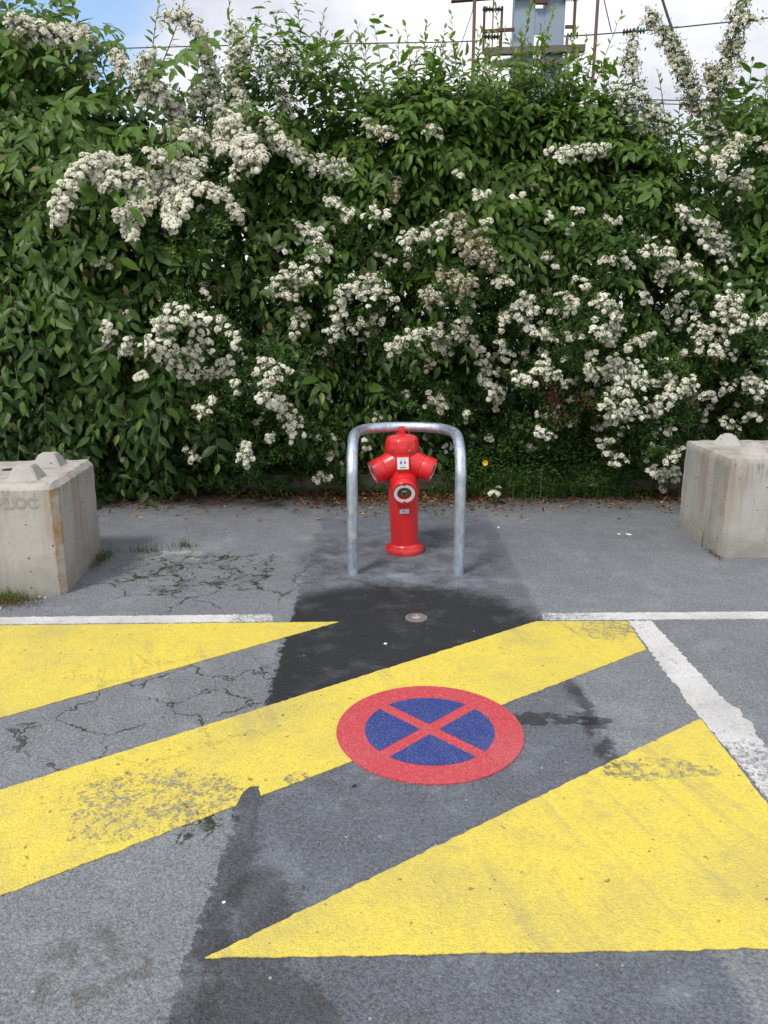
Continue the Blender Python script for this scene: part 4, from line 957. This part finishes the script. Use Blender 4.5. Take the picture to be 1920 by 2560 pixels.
for path, hw, tone in FL:
    lift = rng.uniform(0.12, 0.26)
    high = path[0][1] < 260
    W3 = [surf_point(x, y, (lift + 0.03 * math.sin(i * 1.3)) if not high else -0.15) for i, (x, y) in enumerate(path)]
    ln = sum(np.linalg.norm(W3[i + 1] - W3[i]) for i in range(len(W3) - 1))
    cr = bez([tuple(p) for p in W3], 8); cr = np.array([tuple(p) for p in cr])
    hwm = hw * 1.12 / FPX * 7.0
    loose = path[0][0] > 520 or path[0][1] > 520
    hwm *= 1.12 if loose else 1.0
    n = int(np.clip(ln * hwm * 2 / (0.0016 if loose else 0.00068), 6, 140)); n = max(n, int(ln / 0.032))
    idx = rng.uniform(0, len(cr) - 1, n); i0 = idx.astype(int); fr = (idx - i0)[:, None]
    cp = cr[i0] * (1 - fr) + cr[np.minimum(i0 + 1, len(cr) - 1)] * fr
    offs = norm(rng.normal(0, 1, (n, 3)) + np.array([0, -0.7, 0.45])) * (hwm * np.sqrt(rng.random(n)))[:, None]
    Cn = cp + offs * np.array([1, 0.75, 1])
    An = norm(offs / hwm * 0.8 + np.array([0, -0.65, 0.7]) + rng.normal(0, 0.25, (n, 3)))
    Rr = (0.015 + 0.013 * rng.random(n)) if loose else (0.019 + 0.013 * rng.random(n))
    V, Cc = corymbs(Cn, Rr, An, np.clip(tone + rng.normal(0, 0.10, n), 0, 1))
    i = int(np.abs(cp[:, 0].mean() - pxs).argmin()); root, loc = SHRUBS[PKEYS[i]]
    np_mesh('flower_spray', (V - loc).reshape(-1, 3), faces_for(len(V), FT, 6), m_petal, root, Cc.reshape(-1, 3))
    if tone > 0.5: root.children[-1]['label'] = 'browned flower spray past its best'
    # small leaves among the flower heads and along the stalk
    nlv = n * (9 if loose else 4)
    q = Cn[rng.integers(0, n, nlv)] + rng.normal(0, 0.022, (nlv, 3))
    if high: q = np.concatenate([q, cp[rng.integers(0, n, nlv)] + rng.normal(0, 0.03, (nlv, 3))])
    fol_extra[PKEYS[i]].append((q, cr if high else None))
for i, key in enumerate(PKEYS):
    root, loc = SHRUBS[key]
    q = np.concatenate([a for a, _ in fol_extra[key]]) - loc; m = len(q)
    # scattered single heads deeper in the shrub
    Tt = norm(rng.normal(0, 1, (m, 3)) + np.array([0, -0.4, 0.2])); Nq = norm(np.array([0, -0.5, 0.7]) + rng.normal(0, 0.4, (m, 3))); Bv = norm(np.cross(Nq, Tt))
    Ls = (0.018 + 0.018 * rng.random(m))[:, None]
    V = np.stack([q, q + Tt * Ls * 0.55 + Bv * Ls * 0.2, q + Tt * Ls, q + Tt * Ls * 0.55 - Bv * Ls * 0.2], 1)
    cc = np.array([0.035, 0.085, 0.015]) + rng.random((m, 1)) * np.array([0.06, 0.085, 0.012])
    np_mesh('flower_leaves', V, faces_for(m, np.array([[0, 1, 2], [0, 2, 3]]), 4), m_small, root, np.repeat(cc, 4, 0), 'stuff')
    bm = bmesh.new()
    for _, cr in fol_extra[key]:
        if cr is None: continue
        pts = [tuple(p - loc) for p in cr[::4]]
        if len(pts) > 2: bm_tube(bm, pts, 0.005, 4)
    if len(bm.verts): obj('flower_stalk', bm, m_bark, root)['kind'] = 'stuff'
    else: bm.free()
    ns = [50, 85, 140][i]; k = 0; px_ = rng.uniform(-1.0, 1.1, ns * 3) + loc[0]; pz_ = rng.uniform(0.35, 3.0, ns * 3)
    u, v, _ = PJ(np.stack([px_, front_y(px_, pz_), pz_], -1)); sel = (rng.random(ns * 3) < np.clip(0.8 - hornbeam_share(u, v), 0.05, 1)) & (pz_ < top_z(px_) - 0.2)
    px_, pz_ = px_[sel][:ns], pz_[sel][:ns]
    Cn = np.stack([px_, front_y(px_, pz_) + rng.uniform(-0.02, 0.25, len(px_)), pz_], -1)
    Cn = np.repeat(Cn, 4, 0)[rng.random(len(Cn) * 4) < 0.8]; Cn = Cn + rng.normal(0, 0.024, Cn.shape)
    V, Cc = corymbs(Cn, 0.014 + 0.013 * rng.random(len(Cn)), norm(np.array([0, -0.9, 0.5]) + rng.normal(0, 0.35, (len(Cn), 3))), np.clip(rng.normal(0.15, 0.15, len(Cn)), 0, 1))
    np_mesh('blossom', (V - loc).reshape(-1, 3), faces_for(len(V), FT, 6), m_petal, root, Cc.reshape(-1, 3), 'stuff')

# ---- foot of the hedge: low kerb wall, litter, grass, weeds
m_wall = simple('kerb_concrete', (0.15, 0.145, 0.13), 0.92, 0, 0.5, 9, 0.2, 0.6)
bm = bmesh.new(); bm_box(bm, -6, 6, 7.08, 7.26, -0.05, 0.17, 0.012)
kw = obj('low_wall', bm, m_wall, None, True, 30); tag(kw, 'low grey concrete kerb wall half hidden at the foot of the hedge', 'low wall')
bm = bmesh.new(); bm_box(bm, -6, 6, 7.261, 9.2, -0.05, 0.13); soil = obj('soil_bank', bm, simple('dark_soil', (0.035, 0.027, 0.02), 0.95, 0, 0.4, 12, 0.1, 0.6)); soil['kind'] = 'structure'
n = 13000
lx = rng.uniform(-4.5, 4.5, n); ly = 7.09 - np.abs(rng.normal(0, 0.26, n)) - 0.02 * rng.random(n)
dens = 0.35 + 0.65 * (np.sin(lx * 2.1 + 1.0) > -0.3); far = rng.random(n) < 0.06; ly[far] -= rng.random(far.sum()) * 0.6
kp = rng.random(n) < dens; lx, ly = lx[kp], ly[kp]; n = len(lx)
Pp = np.stack([lx, ly, 0.006 + 0.03 * rng.random(n) * (ly > 6.85)], -1)
Tt = norm(np.stack([rng.normal(0, 1, n), rng.normal(0, 1, n), rng.normal(0, 0.25, n)], -1)); Nq = norm(np.stack([rng.normal(0, 0.5, n), rng.normal(0, 0.5, n), np.ones(n)], -1))
Ls = 0.018 + 0.035 * rng.random(n)
V = leaf_batch(Pp, Tt, Nq, Ls, Ls * (0.35 + 0.3 * rng.random(n)), rng.normal(0, 0.3, n), 0.35); V[..., 2] = np.maximum(V[..., 2], 0.003)
pal = np.array([(0.16, 0.062, 0.028), (0.22, 0.10, 0.045), (0.11, 0.05, 0.028), (0.28, 0.17, 0.085), (0.34, 0.27, 0.08), (0.07, 0.04, 0.026)])
cc = pal[rng.choice(6, n, p=[.3, .22, .22, .12, .04, .10])] * (0.7 + 0.6 * rng.random((n, 1)))
lit = np_mesh('leaf_litter', V, faces_for(n, LEAF_T, 8), m_dry, None, np.repeat(cc, 8, 0), 'stuff'); lit['label'] = 'brown dead leaves gathered along the foot of the hedge'; lit['category'] = 'leaf litter'

def blades(n, cx, cy, sx, sy, h0, h1, lean, cols, wid=0.004, z0=0.0):
    bx_ = rng.normal(cx, sx, n); by_ = rng.normal(cy, sy, n); b = np.stack([bx_, by_, np.full(n, z0)], -1)
    h = rng.uniform(h0, h1, n); ang = rng.random(n) * 2 * math.pi; ld = np.stack([np.cos(ang), np.sin(ang) - 0.25, np.zeros(n)], -1)
    l = rng.uniform(0.2, 1.0, n) * lean; wdir = norm(np.cross(ld, [[0, 0, 1.0]])) * wid
    V = np.zeros((n, 7, 3))
    for j, u in enumerate((0, 0.4, 0.75)):
        c = b + np.array([0, 0, 1.0]) * (h * (u - 0.35 * l * u * u))[:, None] + ld * (h * l * u * u)[:, None]; w = wdir * (1 - 0.55 * u)
        V[:, 2 * j] = c - w; V[:, 2 * j + 1] = c + w
    V[:, 6] = b + np.array([0, 0, 1.0]) * (h * (1 - 0.35 * l))[:, None] + ld * (h * l)[:, None]
    cc = np.array(cols)[rng.integers(0, len(cols), n)] * (0.7 + 0.6 * rng.random((n, 1)))
    return V, np.repeat(cc, 7, 0)
BT = np.array([[0, 1, 3], [0, 3, 2], [2, 3, 5], [2, 5, 4], [4, 5, 6]])
GC = [(0.06, 0.13, 0.03), (0.09, 0.17, 0.04), (0.12, 0.19, 0.055), (0.18, 0.20, 0.08)]
parts = []
for cx, sx, cnt, h1 in ((0.75, 0.18, 350, 0.42), (1.15, 0.25, 700, 0.55), (1.6, 0.3, 700, 0.55), (2.05, 0.25, 350, 0.38), (0.3, 0.2, 160, 0.28), (-0.7, 0.3, 90, 0.16), (2.6, 0.3, 160, 0.25), (0.95, 0.08, 220, 0.5)):
    parts.append(blades(int(cnt * 0.9), cx, 6.96, sx, 0.07, 0.05, h1 * 0.75, 1.5, GC, 0.0035, 0.0))
V = np.concatenate([p[0] for p in parts]); Cc = np.concatenate([p[1] for p in parts])
g = np_mesh('grass', V, faces_for(len(V), BT, 7), m_grass, None, Cc, 'stuff'); g['label'] = 'long unmown grass at the foot of the hedge right of the hydrant'; g['category'] = 'grass'
def tuft(name, label, x, y, n, sx, sy, h0, h1, cols, lean=0.9, wid=0.002, cat='grass tuft'):
    V, Cc = blades(n, 0, 0, sx, sy, h0, h1, lean, cols, wid)
    o = np_mesh(name, V, faces_for(n, BT, 7), m_grass, None, Cc); o.location = (x, y, 0)
    return tag(o, label, cat, 'weeds in the asphalt')
tuft('grass_tuft', 'small green and straw-coloured tuft at the front foot of the left block', -2.19, 4.22, 260, 0.09, 0.02, 0.02, 0.10, [(0.10, 0.17, 0.03), (0.06, 0.12, 0.02), (0.20, 0.15, 0.07)])
tuft('grass_tuft', 'low green tuft by the back right corner of the left block', -1.92, 5.0, 220, 0.03, 0.10, 0.015, 0.07, [(0.07, 0.12, 0.025), (0.10, 0.11, 0.04), (0.15, 0.11, 0.05)])
tuft('grass_tuft', 'wispy weed beside the whitish splash right of the left block', -1.66, 5.18, 60, 0.06, 0.03, 0.03, 0.10, [(0.05, 0.09, 0.03), (0.07, 0.11, 0.04)], 1.2)
tuft('grass_tuft', 'second wispy weed beside the whitish splash, nearer the hedge', -1.44, 5.3, 50, 0.04, 0.03, 0.03, 0.08, [(0.05, 0.09, 0.03), (0.07, 0.11, 0.04)], 1.2)
tuft('grass_tuft', 'dry straw mat spread in front of the left block', -2.2, 4.16, 260, 0.13, 0.03, 0.02, 0.09, [(0.22, 0.14, 0.06), (0.15, 0.09, 0.04), (0.10, 0.09, 0.03)], 1.9, 0.002, 'dry grass')
tuft('grass_tuft', 'single thin grass sprout against the left face of the right block', 2.285, 5.30, 5, 0.006, 0.006, 0.10, 0.17, [(0.09, 0.11, 0.04)], 0.35)
tuft('grass_tuft', 'crumbly dry tuft along the foot of the right block', 2.30, 5.12, 120, 0.012, 0.06, 0.008, 0.03, [(0.16, 0.13, 0.08), (0.10, 0.08, 0.05)], 1.4)
# broad-leaved weeds along the base
def weed(label, x, y, n, s, h, col, size):
    ang = rng.random(n) * 2 * math.pi
    Pw = np.stack([rng.normal(0, s, n), rng.uniform(-0.16, 0.06, n) * (0.4 + s), rng.random(n) ** 1.2 * h], -1)
    Tw = norm(np.stack([np.cos(ang), np.sin(ang) - 0.3, rng.normal(0.25, 0.3, n)], -1)); Nw = norm(np.array([0, -0.4, 1.0]) + rng.normal(0, 0.25, (n, 3)))
    Lw = size * (0.6 + 0.7 * rng.random(n)); V = leaf_batch(Pw, Tw, Nw, Lw, Lw * 0.45, np.full(n, 0.25)); V[..., 2] = np.maximum(V[..., 2], 0.004)
    cc = np.array(col) * (0.9 + 1.0 * rng.random((n, 1)))
    o = np_mesh('weed', V, faces_for(n, LEAF_T, 8), m_leaf, None, np.repeat(cc, 8, 0)); o.location = (x, y, 0)
    if n > 200: o.name = 'undergrowth'; o['kind'] = 'stuff'
    return tag(o, label, 'weed', 'weeds at the foot of the hedge')
weed('leafy weed sprouting at the hedge foot left of the hoop', -0.93, 6.98, 26, 0.07, 0.12, (0.055, 0.12, 0.03), 0.10)
weed('low yellowish weed in the litter between the left block and the hoop', -1.2, 6.85, 60, 0.14, 0.08, (0.08, 0.13, 0.03), 0.04)
weed('bright small-leaved weed low in the hedge left of the hydrant', -0.45, 7.0, 220, 0.22, 0.22, (0.06, 0.125, 0.025), 0.035)
weed('small leafy weed behind the left hoop post', -0.12, 7.0, 160, 0.14, 0.25, (0.07, 0.14, 0.03), 0.038)
weed('small leafy weed seen between hydrant and right hoop post', 0.5, 7.02, 150, 0.16, 0.28, (0.05, 0.11, 0.025), 0.04)
weed('feathery green weed right of the hoop under the yellow flower', 1.0, 6.93, 260, 0.20, 0.30, (0.045, 0.10, 0.022), 0.035)
weed('green ground weed in the grass left of the right concrete block', 1.75, 6.93, 300, 0.30, 0.30, (0.045, 0.10, 0.022), 0.035)
weed('yellow-green weed in the litter beside the right concrete block', 2.2, 6.9, 60, 0.10, 0.10, (0.09, 0.13, 0.03), 0.04)
weed('fine green undergrowth right behind the right hoop post', 0.78, 6.93, 600, 0.18, 0.45, (0.06, 0.13, 0.028), 0.032)
weed('mixed green undergrowth beneath the hanging dead branch', 1.35, 6.93, 1100, 0.28, 0.60, (0.06, 0.125, 0.028), 0.034)
weed('dense low undergrowth beside the right concrete block', 2.0, 6.93, 800, 0.28, 0.5, (0.055, 0.12, 0.025), 0.034)
# browned dead branch hanging out of the hedge
for nm, lab_, p0, p1, k in (('dead_branch', 'hanging rust-brown dead leaf branch low in the hedge right of the hoop', (1180, 815), (1215, 900), 90), ('dead_branch', 'smaller rust-brown dead twig beside the hanging dead branch', (1255, 850), (1285, 885), 40)):
    a = surf_point(*p0, 0.06); b = surf_point(*p1, 0.06); u = rng.random(k)[:, None]
    Pw = a + (b - a) * u + rng.normal(0, 0.03, (k, 3)); Tw = norm(np.array([0, -0.1, -1.0]) + rng.normal(0, 0.5, (k, 3))); Nw = norm(np.array([0, -1.0, 0.2]) + rng.normal(0, 0.5, (k, 3))); Lw = 0.03 + 0.04 * rng.random(k)
    V = leaf_batch(Pw, Tw, Nw, Lw, Lw * 0.4, rng.normal(0.2, 0.3, k), 0.5); cc = np.array([0.10, 0.045, 0.024]) * (0.5 + 0.9 * rng.random((k, 1)))
    o = np_mesh(nm, V - a, faces_for(k, LEAF_T, 8), m_dry, None, np.repeat(cc, 8, 0)); o.location = a; tag(o, lab_, 'dead branch', 'dead branches in the hedge')
# maroon leaf
p = surf_point(1532, 768, 0.08)
o = np_mesh('maroon_leaf', leaf_batch(np.zeros((1, 3)), np.array([[0.8, -0.2, -0.55]]), np.array([[0.2, -0.8, 0.6]]), np.array([0.11]), np.array([0.05]), np.array([0.2]))[0], LEAF_T, m_maroon); o.location = p
tag(o, 'single maroon leaf among white clusters above the right block', 'leaf')
# yellow flower
p = AT(1048, 1000, 6.72); fl = thing('dandelion', 'yellow dandelion flower right of the hoop', 'flower', (p[0], p[1], 0))
bm = bmesh.new(); bm_tube(bm, bez([(0.03, 0.06, 0), (0.01, 0.03, p[2] * 0.5), (0, 0, p[2])], 5), 0.003, 6); obj('stem', bm, m_twig, fl)
bm = bmesh.new()
for k in range(46):
    a = k * 2.4; rr = 0.004 + 0.017 * (k / 46); d = Vector((math.cos(a), -1.2 * (1 - k / 60), math.sin(a))); c = Vector((0, 0, p[2])) + Vector((math.cos(a) * rr * 0.3, -0.006, math.sin(a) * rr * 0.3))
    e1 = c + Vector((math.cos(a), -0.5 * (1 - k / 46), math.sin(a))) * 0.021; s_ = Vector((-math.sin(a), 0, math.cos(a))) * 0.003
    bm.faces.new([bm.verts.new(q) for q in (c - s_ * 0.5, e1 - s_, e1 + s_, c + s_ * 0.5)])
obj('petals', bm, m_yflower, fl)

# ================================================================== RAILWAY MAST AND WIRES
YM = 14.0
mast = thing('catenary_mast', 'grey two-legged railway mast with rusty frames behind the hedge', 'railway mast', (2.49, YM, 0.0))
mx_, my_ = 2.49, YM
def mb(name, x0, x1, y0, y1, z0, z1, mat, skew=0.0, parent=mast):
    bm = bmesh.new(); vs = bm_box(bm, x0 - mx_, x1 - mx_, y0, y1, z0, z1)
    if skew:
        for v in bm.verts: v.co.z += skew * (v.co.x - (x0 - mx_)) 
    return obj(name, bm, mat, parent)
def channel(x0, x1):
    bm = bmesh.new(); w = 0.02
    bm_box(bm, x0 - mx_, x1 - mx_, -0.12, -0.105, 0, 8.2); bm_box(bm, x0 - mx_, x0 - mx_ + w, -0.104, 0.12, 0, 8.2); bm_box(bm, x1 - mx_ - w, x1 - mx_, -0.104, 0.12, 0, 8.2)
    return obj('column', bm, m_mast, mast)
channel(2.09, 2.42); channel(2.585, 2.90)
for z0, z1 in ((4.2, 4.6), (4.95, 5.35), (6.02, 6.40), (6.75, 7.2), (2.5, 2.9)):
    bm = bmesh.new(); bm_box(bm, 2.40 - mx_, 2.60 - mx_, -0.105, -0.09, z0, z1); obj('batten_plate', bm, m_mast, mast)
mb('lower_beam', 1.62, 3.23, -0.24, -0.13, 5.70, 5.80, m_brownsteel, 0.03)
mb('lower_beam', 1.74, 2.95, -0.24, -0.13, 5.53, 5.62, m_brownsteel, 0.03)
mb('upper_beam', 1.07, 3.2, -0.22, -0.13, 6.46, 6.54, m_rust, 0.07)
mb('beam_bracket', 2.40, 2.60, -0.20, -0.13, 6.44, 6.60, m_rust)
for x in (1.60, 1.88): mb('hanger_bar', x - 0.018, x + 0.018, -0.2, -0.16, 5.72, 6.40, m_rust)
mb('hanger_bar', 3.02, 3.06, -0.2, -0.16, 5.98, 6.52, m_rust); mb('hanger_bar', 2.92, 2.96, -0.2, -0.16, 5.60, 5.98, m_brownsteel)
mb('frame_rail', 1.58, 2.09, -0.21, -0.16, 6.02, 6.065, m_rust, 0.06); mb('frame_rail', 2.90, 3.07, -0.21, -0.16, 6.09, 6.13, m_rust)
def insulator(x0, x1, z, mat, y=-0.18):
    bm = bmesh.new(); prof = []; n_ = 7; L_ = x1 - x0
    for k in range(n_):
        a = L_ * k / n_; prof += [(0.022, a), (0.048 if k not in (0, n_ - 1) else 0.036, a + L_ / n_ * 0.35), (0.048, a + L_ / n_ * 0.5), (0.022, a + L_ / n_ * 0.6)]
    bm_lathe(bm, prof, 12, Matrix.Translation((x0 - mx_, y, z)) @ Matrix.Rotation(R(90), 4, 'Y')); return obj('insulator', bm, mat, mast, True, 40)
insulator(1.57, 1.91, 6.36, m_insul); insulator(1.57, 1.90, 5.97, m_insul); insulator(2.86, 3.10, 6.52, m_insul)
bm = bmesh.new(); bm_tube(bm, [(1.74 - mx_, -0.18, 5.7), (1.74 - mx_, -0.18, 6.5)], 0.010, 6); obj('hanger_rod', bm, m_wire, mast)
for lab_, x0, x1 in (('thin rusty steel pole left of the railway mast', 1.385, 1.40), ('thin rusty steel pole right of the railway mast', 3.27, 3.30)):
    bm = bmesh.new(); bm_tube(bm, [(0, 0, 0), (x1 - x0, 0, 8.0)], 0.026, 8); o = obj('steel_pole', bm, m_rust, None, True); o.location = (x0, YM - 0.6, 0); tag(o, lab_, 'pole', 'thin poles by the railway mast')
def wire(label, pts, r_=0.009, ins=()):
    rt = thing('overhead_wire', label, 'wire', pts[0], group='overhead railway wires'); b0 = Vector(pts[0])
    bm = bmesh.new(); bm_tube(bm, [Vector(p) - b0 for p in pts], r_, 6); obj('cable', bm, m_wire, rt)
    for p, mt in ins:
        bm = bmesh.new(); d = (Vector(pts[-1]) - b0).normalized()
        prof = []
        for k in range(4): prof += [(0.018, k * 0.05), (0.05, k * 0.05 + 0.015), (0.05, k * 0.05 + 0.022), (0.018, k * 0.05 + 0.03)]
        bm_lathe(bm, prof, 12, Matrix.Translation(Vector(p) - b0) @ frame_of(d).to_4x4()); obj('insulator', bm, mt, rt, True, 40)
wire('thin wire crossing the sky left of the mast, above the hedge', [(-9.0, 15.0, 6.05), (-2.865, 14.4, 6.02), (0.984, 14.1, 5.98), (1.6, 14.0, 5.97)])
wire('wire rising to the right from the mast with insulators', [(2.82, 13.9, 6.0), (3.3, 13.9, 6.02), (4.3, 13.9, 6.09), (6.21, 13.9, 6.27), (12, 13.9, 6.8)], 0.010, [((2.95, 13.9, 6.005), m_glassins), ((3.85, 13.9, 6.06), m_insul), ((4.02, 13.9, 6.07), m_glassins)])
wire('lower wire behind the flower spikes at upper right', [(0.2, 14.3, 5.32), (0.77, 14.3, 5.28), (4.0, 14.3, 5.18), (6.4, 14.3, 5.14), (12, 14.3, 5.1)], 0.009, [((4.3, 14.3, 5.175), m_insul)])
wire('second lower wire just beneath, at upper right', [(4.4, 14.2, 5.09), (6.4, 14.2, 5.05), (12, 14.2, 5.0)], 0.008)
wire('lowest wire at the right edge just above the hedge', [(4.6, 14.2, 4.62), (6.4, 14.2, 4.60), (12, 14.2, 4.55)], 0.008)
wire('slanting tie wire dropping to the insulated wire right of the mast', [(3.1, 13.85, 7.6), (3.42, 13.85, 6.75), (3.66, 13.88, 6.06)], 0.009)
wire('steep rod slanting into the flower spike right of the mast', [(4.05, 13.8, 7.3), (4.5, 13.8, 6.3), (5.15, 13.8, 4.9)], 0.02)
wire('thin hanger loop beside the left rusty pole', [(1.42, 13.7, 6.9), (1.40, 13.7, 6.3), (1.15, 13.7, 5.6)], 0.006)

# ================================================================== SMALL LITTER ON THE ASPHALT
def chip(name, label, x, y, s, mat, cat, flatk=0.5):
    bm = bmesh.new(); bmesh.ops.create_icosphere(bm, subdivisions=2, radius=1)
    r2 = random.Random(int(x * 1000) ^ int(y * 777))
    sc3 = (s * r2.uniform(0.7, 1.3), s * r2.uniform(0.6, 1.0), s * flatk)
    for v in bm.verts:
        k = 1 + r2.uniform(-0.16, 0.16); v.co = Vector((v.co.x * sc3[0] * k, v.co.y * sc3[1] * k, max(v.co.z, -0.6) * sc3[2]))
    o = obj(name, bm, mat, None, True, 40); o.location = (x, y, s * flatk * 0.6); o.rotation_euler = (0, 0, r2.uniform(0, 3))
    return tag(o, label, cat)
chip('pebble', 'beige pebble at the front right foot of the left block', -2.025, 4.255, 0.016, m_stone, 'pebble', 0.7)
chip('pebble', 'grey pebble next to the beige one by the left block', -1.985, 4.245, 0.012, m_stone, 'pebble', 0.7)
chip('shell_chip', 'white chip on the black wet asphalt near the valve cover', -0.005 + 0.012, 3.60, 0.013, m_shell, 'chip', 0.35)
chip('shell_chip', 'tiny white chip in the lower blue sector of the roundel', 0.178, 2.632, 0.004, m_shell, 'chip', 0.5)
chip('shell_chip', 'white chip on the asphalt beside the hoop post towards the right block', 0.90, 5.82, 0.014, m_shell, 'chip', 0.4)
chip('shell_chip', 'white paired chips on the asphalt left of the right block', 1.86, 5.62, 0.018, m_shell, 'chip', 0.3)
chip('shell_chip', 'second of the paired chips left of the right block', 1.79, 5.63, 0.013, m_shell, 'chip', 0.3)
chip('shell_chip', 'pale chip on the dark seam at the lower left', -0.452, 1.83, 0.006, m_shell, 'chip', 0.5)
chip('bottle_cap', 'crushed silvery scrap on the straw before the left block', -2.175, 4.095, 0.016, m_nut, 'litter', 0.45)
chip('mud_clod', 'dark clump on the asphalt below the roundel', -0.105, 2.385, 0.011, m_dark, 'clod', 0.25)
lx = [(-1.58, 6.25), (-1.50, 6.33), (-1.62, 6.12), (-1.75, 6.2), (-1.1, 6.4), (1.55, 6.45), (1.95, 6.5), (-0.75, 6.3), (2.05, 6.2)]
LFL = ['yellowed leaf on the asphalt nearest the right side of the left block', 'brown leaf lying among the yellow ones right of the left block', 'yellowed leaf closest to the viewer right of the left block', 'brown leaf right against the back of the left block',
       'yellowed leaf on the asphalt midway between left block and hoop', 'brown leaf on the asphalt right of the hoop towards the right block', 'yellowed leaf in the dirt left of the right block', 'brown leaf on the asphalt just left of the hoop', 'yellowed leaf nearest the left face of the right block']
for i, (x, y) in enumerate(lx):
    V = leaf_batch(np.zeros((1, 3)), np.array([[math.cos(i * 2.1), math.sin(i * 2.1), 0.05]]), np.array([[0.1, -0.1, 1.0]]), np.array([0.05]), np.array([0.026]), np.array([-0.08]))[0]
    V[:, 2] = np.maximum(V[:, 2], 0.003)
    o = np_mesh('fallen_leaf', V, LEAF_T, m_dry, None, np.repeat(np.array([[0.30, 0.27, 0.06] if i % 2 == 0 else [0.20, 0.12, 0.05]]), 8, 0)); o.location = (x, y, 0.003)
    tag(o, LFL[i], 'leaf', 'fallen leaves on the asphalt')
